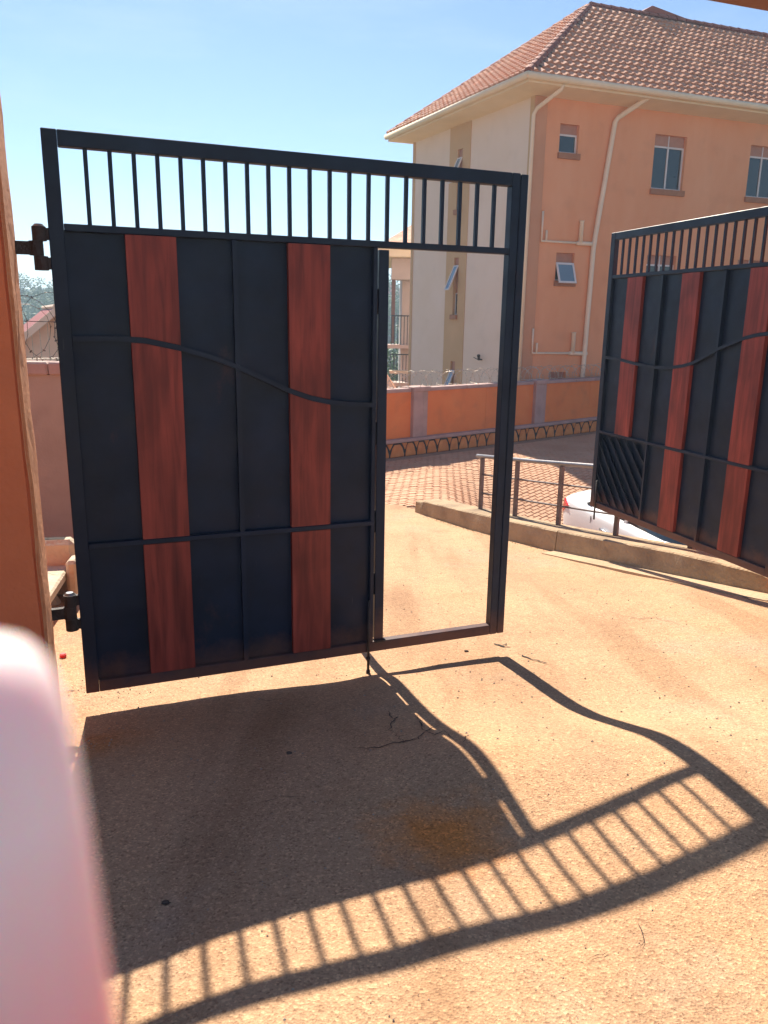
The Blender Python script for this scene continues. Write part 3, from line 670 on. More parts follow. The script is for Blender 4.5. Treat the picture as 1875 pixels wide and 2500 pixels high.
face('window_band', 'wall_tan', LDv, NL, 2.66, 3.69, -2.2, WT, L_ops, proud=.015)
face('end_wall', 'wall_cream', LDv, NL, 3.691, 5.62, -2.2, WT)
face('corner_return', 'wall_tan', LDv, NL, 5.621, LLEN, -2.2, WT, (), proud=.02, depth=.2)
# back sides so the house is closed
p1 = BK+LDv*LLEN; p2 = BK+RDv*RLEN; p3 = p1+RDv*RLEN
m = MB(); P3 = lambda p, z: tuple(Vector((p.x, p.y, z))-HZ)
m.add([P3(p1, -2.2), P3(p3, -2.2), P3(p3, WT), P3(p1, WT)], [(0, 1, 2, 3)]); m.add([P3(p2, -2.2), P3(p3, -2.2), P3(p3, WT), P3(p2, WT)], [(0, 1, 2, 3)])
m.build('rear_wall', 'wall_cream', hs)
wS = window(RDv, NR, .70, 1.22, 5.72, 6.36, 6.15, two=False)
window(RDv, NR, 3.42, 4.38, 5.10, 6.37, 6.12); window(RDv, NR, 6.44, 7.40, 5.10, 6.37, 6.12); window(RDv, NR, 9.5, 10.46, 5.10, 6.37, 6.12)
wM = window(RDv, NR, .82, 1.34, 2.80, 3.46, 3.24, two=False, tilt=1); tilt_sash(RDv, NR, .83, 1.33, 3.23, .52, R(22), wM)
window(RDv, NR, 3.50, 4.42, 2.25, 3.52, 3.30); window(RDv, NR, 6.44, 7.40, 2.25, 3.52, 3.30); window(RDv, NR, 9.5, 10.46, 2.25, 3.52, 3.30)
window(RDv, NR, .83, 1.32, -.1, .57, .38, two=False); window(RDv, NR, 3.5, 4.42, -.6, .62, .38)
for zt, zm, zb, op in ((6.27, 6.05, 4.75, 1), (3.50, 3.28, 1.97, 1), (.68, .42, -.9, 1)):
    wl = window(LDv, NL, 3.03, 3.27, zb, zt, zm-.72, two=False, proud=.015)
    bar3(MB(), LDv, NL, 3.03, 3.27, zm+.001, zt, .04, .1).build('vent_block', 'vent', wl)
    tilt_sash(LDv, NL, 3.035, 3.265, zm, .72, R(24), wl)
# roof
o_ = .56
EC = BK+NL*o_*1.02+NR*o_*1.05-RDv*.02; EL = p1+NL*o_+LDv*o_; ER = p2+NR*o_+RDv*o_; EB = p3+LDv*o_+RDv*o_
EZ = 7.12
V = lambda p, z: Vector((p.x, p.y, z))
eC, eL, eR, eB = V(EC, EZ), V(EL, EZ), V(ER, EZ), V(EB, EZ)
AP = Vector((5.28, 23.44, 10.0)); AP2 = AP+RDv*(RLEN-6.5)
rf = bpy.data.objects.new('roof', None); C.objects.link(rf); rf.parent = hs
m = MB(); m.v = [tuple(q-HZ) for q in (eC, eL, eB, eR, AP, AP2)]; m.f = [(0, 4, 1), (0, 3, 5, 4), (1, 4, 5, 2), (3, 2, 5)]; m.build('roof_deck', 'roof_base', rf)
# soffit and fascia
wc = [BK+Vector((0, 0, WT)), p1+Vector((0, 0, WT)), p3+Vector((0, 0, WT)), p2+Vector((0, 0, WT))]; ee = [V(EC, EZ-.17), V(EL, EZ-.17), V(EB, EZ-.17), V(ER, EZ-.17)]
m = MB(); m.v = [tuple(q-HZ) for q in wc+ee]; m.f = [(i, (i+1) % 4, 4+(i+1) % 4, 4+i) for i in range(4)]; m.build('soffit', 'soffit', rf)
e2 = [eC, eL, eB, eR]; m = MB(); m.v = [tuple(q-HZ) for q in ee+[q+Vector((0, 0, -.01)) for q in e2]]; m.f = [(i, (i+1) % 4, 4+(i+1) % 4, 4+i) for i in range(4)]; m.build('fascia', 'trim_cream', rf)
for a, b in ((eC, eR), (eC, eL)):
    d = (b-a).normalized(); nn = Vector((d.y, -d.x, 0)); nn = nn if nn.dot(Vector((0, -1, 0))) > 0 or nn.dot(Vector((-1, 0, 0))) > .5 else -nn
    g = [a-HZ+nn*.07+Vector((0, 0, -.055))-d*.07, b-HZ+nn*.07+Vector((0, 0, -.055))]
    MB().tube(g, .075, 10).build('gutter', 'trim_cream', rf, True)
# tiles
tw_, tl_ = .205, .275
prof = [(0, .0), (.045, .003), (.068, .010), (.095, .034), (.132, .048), (.170, .036), (.195, .010), (.212, .002)]
tm = MB(); n_ = len(prof)
for (x, z) in prof: tm.v.append((x, -.01, z+.072))
for (x, z) in prof: tm.v.append((x, tl_+.03, z+.006))
for (x, z) in prof: tm.v.append((x, -.01, z*.6+.002))
for i in range(n_-1): tm.f += [(i, i+1, n_+i+1, n_+i), (2*n_+i, 2*n_+i+1, i+1, i)]
tme = tm.mesh('roof_tile', 'tile')
def tile_face(a, b, top, near):
    """tiles between eave a->b and the ridge points"""
    d = (b-a).normalized(); nrm = d.cross(top-a).normalized()
    if nrm.z < 0: nrm = -nrm
    up = nrm.cross(d).normalized()
    if up.z < 0: up = -up
    if d.cross(up).z < 0: d = -d; a, b = b, a
    return a, d, up, nrm
tl_list = []
def fill(a, b, poly, frame):
    A, d, up, nrm = frame; L2 = [((p-A).dot(d), (p-A).dot(up)) for p in poly]
    def inside(x, y):
        r_ = False; n = len(L2); j = n-1
        for i in range(n):
            (xi, yi), (xj, yj) = L2[i], L2[j]
            if (yi > y) != (yj > y) and x < (xj-xi)*(y-yi)/(yj-yi)+xi: r_ = not r_
            j = i
        return r_
    ymax = max(q[1] for q in L2); x0 = min(q[0] for q in L2); x1 = max(q[0] for q in L2)
    j = 0; y = -.03
    while y < ymax:
        i = 0; x = x0
        while x < x1:
            if inside(x+tw_/2, max(.02, y+tl_/2)):
                p = A+d*x+up*y+nrm*random.uniform(.0, .012)-HZ; a_ = random.uniform(-.012, .012)
                dd = (d+up*a_).normalized(); uu = nrm.cross(dd)
                tl_list.append((Matrix(((dd.x, uu.x, nrm.x, p.x), (dd.y, uu.y, nrm.y, p.y), (dd.z, uu.z, nrm.z, p.z), (0, 0, 0, 1))), p+HZ))
            x += tw_
        y += tl_
fill(eC, eR, [eC, eR, AP2, AP], tile_face(eC, eR, AP, 1))
fill(eC, eL, [eC, eL, AP], tile_face(eC, eL, AP, 1))
tl_list.sort(key=lambda q: (q[1].x**2+q[1].y**2) if q[1].x/q[1].y < .475 and q[1].x/q[1].y > .03 else 1e6)
for M, p in tl_list[:290]: inst(tme, 'roof_tile', rf, M)
rest = MB(); tv = [Vector(v) for v in tm.v]
for M, p in tl_list[290:]: rest.add([(M@v)[:] for v in tv], tm.f)
tag(rest.build('roof_tile_field', 'tile', rf), kind='stuff')
# ridge and hip caps
cm = MB(); k_ = 6
for e in (0, 1):
    for i in range(k_+1):
        t = math.pi*i/k_; r0 = .115 if e == 0 else .095
        cm.v.append((-math.cos(t)*r0, .36*e, math.sin(t)*r0*.95-.04))
cm.f = [(i, i+1, k_+2+i, k_+1+i) for i in range(k_)]; cm.f.append(tuple(range(k_+1)))
cme = cm.mesh('ridge_cap', 'tile_cap')
for a, b in ((eC, AP), (eL, AP), (AP, AP2)):
    d = (b-a).normalized(); n = int((b-a).length/.31)
    xx = d.cross(Vector((0, 0, 1))).normalized(); zz = xx.cross(d)
    for i in range(n):
        p = a+d*(i*.31)+zz*.06-HZ
        inst(cme, 'ridge_cap', rf, Matrix(((xx.x, d.x, zz.x, p.x), (xx.y, d.y, zz.y, p.y), (xx.z, d.z, zz.z, p.z), (0, 0, 0, 1))))
pb = AP+RDv*1.75
m = MB(); q0 = pb-HZ
m.v = [tuple(q0+RDv*-.3+Vector((0, 0, .0))), tuple(q0+RDv*.25+Vector((0, 0, .30))), tuple(q0+RDv*2.2+Vector((0, 0, .02))), tuple(q0+LDv*2.0+RDv*.25+Vector((0, 0, .28))), tuple(q0+LDv*2.+RDv*-1.2+Vector((0, 0, -.9))), tuple(q0+LDv*2.+RDv*2.2+Vector((0, 0, -.9)))]
m.f = [(0, 2, 1), (0, 1, 3, 4), (1, 2, 5, 3)]; m.build('rear_gable', 'tile_cap', rf)
# rain and waste pipes
PT = lambda s, z, d=.06, D=RDv, Nn=NR: tuple(BK+D*s+Nn*d+Vector((0, 0, z))-HZ)
MB().tube([PT(2.70, 7.06, .62), PT(2.69, 6.98, .55), PT(2.22, 6.60, .10), PT(2.16, 6.5, .07), PT(1.85, 3.9, .07), PT(1.82, 3.6, .07), PT(1.78, .3, .07), PT(1.76, -2.1, .07)], .06, 10).build('downpipe', 'pipe', hs, True)
cpt = lambda a, b, z: tuple(BK+NR*a+NL*b+Vector((0, 0, z))-HZ)
MB().tube([tuple(BK+NR*.64+RDv*.32+Vector((0, 0, 7.02))-HZ), tuple(BK+NR*.60+RDv*.30+Vector((0, 0, 6.90))-HZ), tuple(BK+NR*.14+RDv*.02+NL*.05+Vector((0, 0, 6.58))-HZ), cpt(.06, .07, 6.46), cpt(.05, .07, -2.1)], .045, 10).build('downpipe', 'pipe', hs, True)
for zb, s0, vt in ((3.70, .34, .68), (1.04, .26, .6)):
    MB().tube([PT(s0, zb+vt), PT(s0, zb), PT(s0+1.2, zb)], .028, 8).build('waste_pipe', 'pipe', hs, True)
    MB().tube([PT(1.34, zb-.005), PT(1.86, zb-.005)], .05, 8).build('waste_pipe', 'pipe', hs, True)
    MB().tube([PT(s0+.13, zb+.0), PT(s0+.13, zb+.25)], .026, 8).build('waste_pipe', 'pipe', hs, True)
    MB().tube([PT(1.44, zb), PT(1.44, zb+.5), PT(1.44, zb+.52)], [.055, .055, .07], 8).build('waste_pipe', 'pipe', hs, True)
lm = MB(); P = lambda s, z, d: tuple(BK+LDv*s+NL*d+Vector((0, 0, z))-HZ)
lm.tube([P(1.72, .80, .0), P(1.72, .80, .11)], .02, 8); lm.tube([P(1.72, .80, .10), P(1.68, .92, .14)], [.03, .045], 8); lm.tube([P(1.74, .78, .08), P(1.94, .85, .12)], .010, 6)
lm.build('wall_lamp', 'hinge', hs)

HS = .96
hs.scale = (HS, HS, HS); hs.location = (HZ.x*HS, HZ.y*HS, CZ+(HZ.z-CZ)*HS)

# ------------------------------------------------------------------ balcony house behind
bh = empty('balcony_house', (.6, 28, -3), 0, 'grey neighbour house with stacked balconies seen through the gate doorway', 'house')
B = lambda nm, m_, *a: MB().bevbox(a[0]-.6, a[1]-.6, a[2]-28, a[3]-28, a[4]+3, a[5]+3, b=.01).build(nm, m_, bh)
mat('nbr_wall', (.5, .4, .36), .9, .08, 1.5); mat('nbr_dark', (.16, .09, .08), .7, .1, 3); mat('nbr_rail', (.03, .045, .055), .5, .1, 3)
B('wall', 'nbr_wall', .50, 4, 28.4, 33, -3, 3.9); B('lintel', 'nbr_wall', .12, .9, 27.7, 28.38, 3.15, 3.85); B('column', 'nbr_dark', .14, .27, 27.75, 27.9, 1.02, 3.15)
B('eave', 'trim_cream', -.35, 4.2, 27.3, 33.2, 3.86, 4.15)
for z in (.85, -.45): B('balcony_slab', 'nbr_wall', .0 if z > 0 else .15, .9, 27.5, 28.39, z, z+.13)
B('step_slab', 'concrete_pale', .10, .9, 27.0, 27.49, .02, .12)
for k, z in enumerate((.98, -.32)):
    x0 = .14 if k == 0 else .12
    for h in (.95, .0): pass
    B('balcony_rail', 'nbr_rail', x0, .9, 27.52, 27.55, z+.95, z+.99)
    for j in range(7): B('baluster', 'nbr_rail', x0+.11*j, x0+.11*j+.025, 27.525, 27.545, z, z+.95)
m = MB(); m.v = [(x-.6, y-28, z+3) for x, y, z in ((-.4, 27.2, 4.16), (4.3, 27.2, 4.16), (4.3, 33.3, 4.16), (-.4, 33.3, 4.16), (1.5, 30.2, 5.6), (3.0, 30.2, 5.6))]
m.f = [(0, 1, 5, 4), (1, 2, 5), (2, 3, 4, 5), (3, 0, 4)]; m.build('roof', 'tile', bh)
lh = empty('tiled_bungalow', (.1, 24.2, -3.2), 0, 'low red tiled roof below the balconies behind the wall', 'house')
m = MB(); m.box(-1.4, .35, 0, 2.5, 0, 2.4); m.build('wall', 'nbr_wall', lh)
m = MB(); m.v = [(-1.6, -.2, 2.4), (.5, -.2, 2.4), (.5, 2.7, 2.4), (-1.6, 2.7, 2.4), (-1.0, 1.2, 3.5), (-.2, 1.2, 3.5)]; m.f = [(0, 1, 5, 4), (1, 2, 5), (2, 3, 4, 5), (3, 0, 4)]; m.build('roof', 'tile', lh)

# ------------------------------------------------------------------ left side: boundary wall, wire, gabled house, bench
bw = empty('boundary_wall', (-2.6, 6.2, 0), R(4), 'mauve brown boundary wall with coping behind the gate hinges', 'wall')
MB().box(-3.2, 1.0, 0, .2, -.5, 1.30).build('wall_panel', 'bwall', bw)
for k in range(4): MB().bevbox(-3.2+k*1.05+.003, -3.2+(k+1)*1.05-.003, -.03, .23, 1.3005, 1.40, b=.012).build('coping_stone', 'coping', bw)
rw = empty('razor_wire', (-2.6, 6.2, 1.40), R(4), 'dark razor wire coil above the mauve boundary wall', 'razor wire')
coil('coil', rw, 'wire', -1.6, .9, .1, .20, .32, .26, .012, .0022, .75)
coil('coil', rw, 'wire', -1.55, .9, .13, .17, .27, .40, .012, .0022, .6)
MB().tube([(-1.6, .1, .32), (.9, .1, .30)], .003, 4).build('stay_wire', 'wire', rw)
gh = empty('gabled_house', (-7.05, 17.0, -3), 0, 'cream boarded house with dark red roof beyond the boundary wall', 'house')
gn = Vector((.45, -.893, 0)); gd = Vector((-.893, -.45, 0)); rdg = -gn
def gp(a, b, z): return tuple(gd*a+rdg*b+Vector((0, 0, z+3)))   # a: along gable to the left, b: along the ridge
ry, slope = 1.93, .82
W3 = 3.2
for k in range(int(2*W3/.16)):                    # vertical boards of the gable wall
    a0 = -W3+k*.16; a1 = a0+.152; h = lambda a: ry-.12-abs(a)*slope
    m = MB(); m.v = [gp(a0, .0, -3), gp(a1, .0, -3), gp(a1, .0, h(a1)), gp(a0, .0, h(a0)), gp(a0, .05, -3), gp(a1, .05, -3), gp(a1, .05, h(a1)), gp(a0, .05, h(a0))]
    m.f = [(0, 1, 2, 3), (0, 3, 7, 4), (1, 5, 6, 2), (3, 2, 6, 7)]; m.build('wall_board', 'siding', gh)
for sgn in (-1, 1):
    m = MB(); e = W3+.3
    m.v = [gp(0, -.35, ry), gp(0, 3.3, ry), gp(sgn*e, 3.3, ry-e*slope), gp(sgn*e, -.35, ry-e*slope)]+[gp(0, -.35, ry-.05), gp(0, 3.3, ry-.05), gp(sgn*e, 3.3, ry-e*slope-.05), gp(sgn*e, -.35, ry-e*slope-.05)]
    m.f = [(0, 1, 2, 3), (4, 7, 6, 5), (0, 3, 7, 4), (1, 5, 6, 2), (2, 6, 7, 3)]; m.build('roof_slope', 'metal_roof', gh)
    m = MB(); m.hexa([gp(0, -.38, ry-.16), gp(sgn*e, -.38, ry-e*slope-.16), gp(sgn*e, -.352, ry-e*slope-.16), gp(0, -.352, ry-.16), gp(0, -.38, ry+.01), gp(sgn*e, -.38, ry-e*slope+.01), gp(sgn*e, -.352, ry-e*slope+.01), gp(0, -.352, ry+.01)])
    m.build('barge_board', 'siding', gh)
MB().tube([gp(0, -.36, ry+.02), gp(0, 3.3, ry+.02)], .05, 6).build('ridge_roll', 'siding', gh)

bn = empty('concrete_bench', (-1.905, 4.20, zd(-1.95, 4.5)), R(101), 'pale concrete bench between the left pillar and the boundary wall', 'bench')
MB().bevbox(0, .60, .0, .42, .135, .20, b=.012).build('seat_slab', 'concrete_pale', bn)
for x, y in ((.16, .13), (.46, .13)):
    m = MB(); m.tube([(x, y, -.03), (x, y, .02), (x, y, .07), (x, y, .1345)], [.10, .075, .05, .065], 14); m.build('pedestal', 'concrete_pale', bn)
m = MB(); m.bevbox(.605, .73, -.03, .42, -.03, .36, b=.03); eb = m.build('end_block', 'concrete_pale', bn)
MB().box(.64, .695, .03, .34, .3605, .363).build('slot', 'mortar', eb)
MB().bevbox(.44, .60, -.075, -.004, -.03, .27, b=.02).build('side_slab', 'concrete_pale', bn)
cap = MB(); cap.tube([(0, 0, 0), (0, 0, .014)], .017, 16); cap.tube([(0, 0, .014), (0, 0, .018)], [.015, .012], 16)
tag(cap.build('bottle_cap', 'red_plastic', None, False, (-1.655, 3.745, zd(-1.655, 3.745)+.002)), 'small red bottle cap on the ground beside the pillar', 'bottle cap')

# ------------------------------------------------------------------ parked car
def make_car():
    root = empty('parked_car', (0, 0, 0), 0, 'white car with red tail light parked below the ramp railing', 'car')
    # stations: x from the rear (0) to the front; half width at sill/belt, sill z, belt z, crown z
    st = [(0.00, .62, .68, .46, .90, .98), (.05, .74, .77, .32, .97, 1.06), (.20, .81, .83, .27, 1.0, 1.10), (.55, .84, .865, .24, .99, 1.11), (.95, .85, .87, .22, .98, 1.09), (1.6, .855, .875, .22, 1.0, 1.06),
          (2.3, .855, .875, .22, 1.0, 1.05), (2.9, .85, .87, .22, .98, 1.03), (3.4, .845, .86, .23, .88, .95), (3.9, .82, .82, .26, .82, .87), (4.2, .74, .74, .30, .72, .76), (4.3, .6, .6, .38, .62, .66)]
    m = MB(); k = 0
    def ring(x, ws, wb, zs, zb, zc):
        half = [(0, zs), (ws*.8, zs), (ws, zs+.08), (ws+.02, zs+.28), (wb+.012, (zs+zb)/2+.12), (wb, zb-.04), (wb-.03, zb), (wb*.82, zb+(zc-zb)*.55), (wb*.45, zc), (0, zc+.01)]
        full = half+[(-a, b) for a, b in reversed(half[1:-1])]
        return [(x, a, b) for a, b in full]
    rings = [ring(*s) for s in st]; n = len(rings[0]); m.v = [v for r_ in rings for v in r_]
    arches = (.82, 3.42)
    for i in range(len(rings)-1):
        for j in range(n): m.f.append((i*n+j, (i+1)*n+j, (i+1)*n+(j+1) % n, i*n+(j+1) % n))
    m.f.append(tuple(reversed(range(n)))); m.f.append(tuple((len(rings)-1)*n+j for j in range(n)))
    body = m.build('body', 'white_paint', root, True)
    bm = bmesh.new(); bm.from_mesh(body.data); bmesh.ops.recalc_face_normals(bm, faces=bm.faces); bm.to_mesh(body.data); bm.free()
    sb = body.modifiers.new('s', 'SUBSURF'); sb.levels = 2; sb.render_levels = 2
    # greenhouse
    g = MB(); gs = [(.72, .60, 1.06, 1.09), (1.12, .66, 1.0, 1.33), (1.5, .68, .98, 1.44), (1.9, .69, .98, 1.47), (2.45, .68, .97, 1.40), (2.85, .67, .96, 1.18), (3.2, .66, .93, .97)]
    for x, wt, z0, z1 in gs: g.v += [(x, .79, z0-.03), (x, wt-.06+.08, (z0+z1)/2), (x, wt-.08, z1-.05), (x, wt-.2, z1), (x, -wt+.2, z1), (x, -wt+.08, z1-.05), (x, -wt-.02, (z0+z1)/2), (x, -.79, z0-.03)]
    for i in range(len(gs)-1):
        for j in range(7): g.f.append((i*8+j, (i+1)*8+j, (i+1)*8+j+1, i*8+j+1))
    g.f += [tuple(range(8)), tuple(6*8+j for j in reversed(range(8)))]
    gl = g.build('cabin_glass', 'car_glass', root, True)
    bm = bmesh.new(); bm.from_mesh(gl.data); bmesh.ops.recalc_face_normals(bm, faces=bm.faces); bm.to_mesh(gl.data); bm.free()
    r_ = MB(); rs = [(1.12, .62, 1.34), (1.5, .645, 1.452), (1.9, .655, 1.482), (2.42, .645, 1.415)]
    for x, wt, z in rs: r_.v += [(x, wt-.03, z-.055), (x, wt-.16, z), (x, -wt+.16, z), (x, -wt+.03, z-.055)]
    for i in range(3):
        for j in range(3): r_.f.append((i*4+j, (i+1)*4+j, (i+1)*4+j+1, i*4+j+1))
    r_.build('roof_panel', 'white_paint', root, True)
    for s in (-1, 1):
        p = MB(); p.tube([(1.14, s*.60, 1.31), (.85, s*.72, 1.03)], .05, 6); p.build('rear_pillar', 'white_paint', root, True)
        p = MB(); p.tube([(1.72, s*.645, 1.42), (1.68, s*.79, .95)], .03, 6); p.build('door_pillar', 'white_paint', root, True)
        p = MB(); p.tube([(2.45, s*.62, 1.37), (3.15, s*.76, .95)], .035, 6); p.build('front_pillar', 'white_paint', root, True)
        t = MB(); q = [(.015, s*.50, .93), (.015, s*.50, .80), (.03, s*.70, .74), (.12, s*.80, .78), (.34, s*.848, .915), (.16, s*.80, .965), (.03, s*.68, .95)]
        t.v = [(a-.012 if a < .1 else a, b+s*.018, c) for a, b, c in q]+[(a+.06, b-s*.05, c) for a, b, c in q]
        nq = len(q); t.f = [tuple(range(nq))]+[(i, (i+1) % nq, nq+(i+1) % nq, nq+i) for i in range(nq)]; t.build('tail_light', 'tail_light', root)
        for x in (1.42, 2.35):
            h = MB(); h.tube([(x-.10, s*.882, .845), (x-.08, s*.905, .85), (x+.08, s*.905, .845), (x+.10, s*.882, .84)], [.012, .016, .016, .012], 8); h.build('door_handle', 'chrome', root, True)
        for x0, x1, zs in ((1.66, 1.67, .9), (2.62, 2.63, .9), (1.02, 1.03, .9)):
            d = MB(); d.box(x0, x1, s*.868 if s > 0 else -.8745, .8745 if s > 0 else s*.868, .32, .93); d.build('door_gap', 'rubber', root)
        for x in (.82, 3.42):
            a = MB(); a.tube([(x, s*.70, .34), (x, s*.881, .34)], .375, 24); a.build('wheel_arch', 'rubber', root)
            t = MB(); t.tube([(x, s*.72, .31), (x, s*.90, .31)], .31, 24); wl = t.build('wheel', 'rubber', root)
            t = MB(); t.tube([(x, s*.89, .31), (x, s*.905, .31)], .2, 20); t.build('rim', 'alloy', wl)
        hl = MB(); hl.tube([(4.02, s*.62, .70), (4.20, s*.56, .68)], [.13, .08], 10); hl.build('headlight', 'chrome', root, True)
        mr = MB(); mr.tube([(2.75, s*.84, 1.0), (2.80, s*.98, 1.03)], [.06, .08], 8); mr.build('mirror', 'white_paint', root, True)
    return root
car = make_car()
fwd = Vector((.225, -.974, 0)); cyaw = math.atan2(fwd.y, fwd.x); lf = Vector((-fwd.y, fwd.x, 0))
rear = Vector((2.42, 10.45, 0))+lf*.80      # car centreline at the tail
car.location = (rear.x, rear.y, -1.5); car.rotation_euler = (0, 0, cyaw)

# ------------------------------------------------------------------ trees
def tree_meshes(h, r, nleaf, seed):
    rr = random.Random(seed); t = MB()
    t.tube([(0, 0, -.5), (.05*h, 0, h*.3), (.03*h, .04*h, h*.6), (0, .02*h, h*.85)], [h*.035, h*.028, h*.018, h*.006], 7)
    cl = []
    for k in range(9):
        a = rr.uniform(0, 6.28); q = rr.uniform(.25, .85)*r; z = h*rr.uniform(.45, .93); c = Vector((math.cos(a)*q, math.sin(a)*q, z)); cl.append((c, r*rr.uniform(.28, .5)))
        t.tube([(.03*h, .02*h, h*rr.uniform(.3, .6)), (c*.6+Vector((0, 0, h*.25)))[:], c[:]], [h*.014, h*.009, h*.003], 5)
    cl.append((Vector((0, 0, h*.88)), r*.45)); m = MB()
    for k in range(nleaf):
        c, q = rr.choice(cl); d = Vector((rr.gauss(0, 1), rr.gauss(0, 1), rr.gauss(0, .8))).normalized()*q*(rr.random()**.4)
        p = c+d; s = rr.uniform(.5, 1.1)*r*.055; a = Vector((rr.gauss(0, 1), rr.gauss(0, 1), rr.gauss(0, .6))).normalized(); b = a.cross(Vector((rr.gauss(0, 1), rr.gauss(0, 1), rr.gauss(0, 1)))).normalized()
        m.add([(p-a*s)[:], (p+b*s*.6)[:], (p+a*s)[:], (p-b*s*.6)[:]], [(0, 1, 2, 3)])
    return t.mesh('trunk', 'bark', True), m.mesh('crown', 'leaf')
kinds = [tree_meshes(8, 3.4, 2600, 1), tree_meshes(9.5, 3.0, 2600, 2), tree_meshes(6.5, 3.6, 2600, 3)]
tdef = [(-.452, 62, 2, 1.0, 'bushy tree just above the dark red roof'), (-.425, 66, 0, 1.0, 'rounded tree right of the red roof ridge on the slope'), (-.468, 74, 1, 1.0, 'tall tree half hidden by the left pillar on the slope'),
        (-.44, 88, 0, 1.15, 'broad dark tree in the middle of the left wooded slope'), (-.415, 92, 2, 1.3, 'wide tree partly behind the gate stile on the slope'), (-.462, 104, 2, 1.3, 'spreading tree upper left on the wooded slope'),
        (-.436, 116, 1, 1.25, 'upright tree near the crest of the wooded slope'), (-.41, 122, 0, 1.2, 'tree by the hinge near the slope crest'), (-.455, 134, 1, 1.2, 'pointed tree on the skyline beside the pillar'), (-.43, 140, 1, 1.0, 'tall tree on the skyline under the upper hinge'),
        (-.478, 125, 0, 1.3, 'rounded tree on the skyline behind the pillar edge'), (-.40, 138, 2, 1.2, 'low tree on the crest behind the gate'), (.012, 44, 1, .55, 'small leafy tree seen between the two balconies'), (.004, 120, 0, 1.2, 'hazy tree on the hill beyond the balconies'), (.02, 135, 2, 1.3, 'wide hazy tree on the hill right of the balcony column'), (-.012, 150, 0, 1.2, 'hazy tree on the hill left of the balcony column')]
for t, y, k, sc, lb in tdef:
    x = t*y; tr = empty('tree', (x, y, zter(x, y)-.2), random.uniform(0, 6.28), lb, 'tree', 'trees on the hillside'); tr.scale = (sc, sc, sc)
    for me in kinds[k]:
        o = bpy.data.objects.new(me.name, me); C.objects.link(o); o.parent = tr
# far wood that reads as one mass
m = MB(); rr = random.Random(5)
for k in range(16000):
    y = rr.uniform(110, 420); t = rr.uniform(-.62, .25); x = t*y; z = zter(x, y)+rr.uniform(.2, 5.5)*(.6+.4*mnoise.noise((x*.05, y*.05, 0)))
    s = rr.uniform(.5, 1.2)*(y/160); a = Vector((rr.gauss(0, 1), rr.gauss(0, 1), rr.gauss(0, .6))).normalized(); b = a.cross(Vector((rr.gauss(0, 1), rr.gauss(0, 1), rr.gauss(0, 1)))).normalized(); p = Vector((x, y, z))
    m.add([(p-a*s)[:], (p+b*s*.7)[:], (p+a*s)[:], (p-b*s*.7)[:]], [(0, 1, 2, 3)])
tag(m.build('far_wood', 'leaf'), 'far hazy woodland covering the hill', 'woodland', kind='stuff')
for t, y, c in ((.0, 170, 'siding'), (.009, 160, 'nbr_wall'), (-.01, 185, 'siding')):
    x = t*y; z = zter(x, y); hh = empty('hill_house', (x, y, z), .4, {.0: 'tiny hazy house on the far hill behind the balcony column', .009: 'tiny hazy house on the far hill right of the balcony column', -.01: 'tiny hazy house on the far hill left of the column'}[t], 'house', 'far hill houses')
    MB().box(-3, 3, 0, 5, -2, 5).build('wall', c, hh)
    q = MB(); q.v = [(-3.4, -.4, 5), (3.4, -.4, 5), (3.4, 5.4, 5), (-3.4, 5.4, 5), (-1, 2.5, 7), (1, 2.5, 7)]; q.f = [(0, 1, 5, 4), (1, 2, 5), (2, 3, 4, 5), (3, 0, 4)]; q.build('roof', 'metal_roof', hh)

# ------------------------------------------------------------------ small ground details
def ray_ground(px, py):
    d = RT*((px-937.5)/1901.5)-UP*((py-1250)/1901.5)+FW; t = 1.0
    for _ in range(40): t = (zd(d.x*t, d.y*t)-CZ)/d.z if d.z < 0 else t
    return d.x*t, d.y*t
def crack(pts, wd, seed):
    rr = random.Random(seed); g = [ray_ground(*p) for p in pts]; q = []
    for i in range(len(g)-1):
        (a, b), (c, d) = g[i], g[i+1]; n = max(2, int(math.hypot(c-a, d-b)/.018))
        for k in range(n): t = k/n; q.append((a+(c-a)*t+rr.gauss(0, .005), b+(d-b)*t+rr.gauss(0, .005)))
    q.append(g[-1]); m = MB(); zz = zdrive([p[0] for p in q], [p[1] for p in q])
    for i, (x, y) in enumerate(q):
        e = math.sin(math.pi*min(1, max(0, i/(len(q)-1))))**.5*wd*rr.uniform(.4, 1.3); j = min(i, len(q)-2)
        dx, dy = q[j+1][0]-q[j][0], q[j+1][1]-q[j][1]; l = math.hypot(dx, dy)+1e-6; nx_, ny_ = -dy/l, dx/l
        m.v += [(x+nx_*e, y+ny_*e, zz[i]+.004), (x-nx_*e, y-ny_*e, zz[i]+.004)]
    for i in range(len(q)-1): m.f.append((2*i, 2*i+1, 2*i+3, 2*i+2))
    m.build('crack', 'crack', drive)
crack([(858, 1828), (925, 1826), (985, 1812), (1020, 1806), (1040, 1786)], .0028, 1); crack([(945, 1735), (960, 1755), (968, 1752), (955, 1775), (962, 1790)], .0025, 2)
crack([(1020, 1750), (1025, 1768), (1040, 1786), (1075, 1770)], .003, 3); crack([(1205, 1572), (1222, 1578), (1235, 1580), (1248, 1582)], .007, 4); crack([(1225, 1575), (1238, 1572)], .005, 5)
crack([(1262, 1595), (1290, 1608), (1312, 1614), (1338, 1621)], .006, 6); crack([(1558, 2255), (1575, 2290), (1560, 2320)], .002, 7); crack([(1125, 1820), (1140, 1800), (1160, 1795)], .002, 8)
crack([(1440, 2345), (1465, 2335), (1485, 2325)], .0015, 9)
crack([(1040, 1786), (1062, 1795), (1085, 1788), (1110, 1806)], .0025, 10); crack([(962, 1790), (985, 1812)], .002, 11); crack([(640, 1960), (700, 1945), (735, 1950)], .0015, 12)
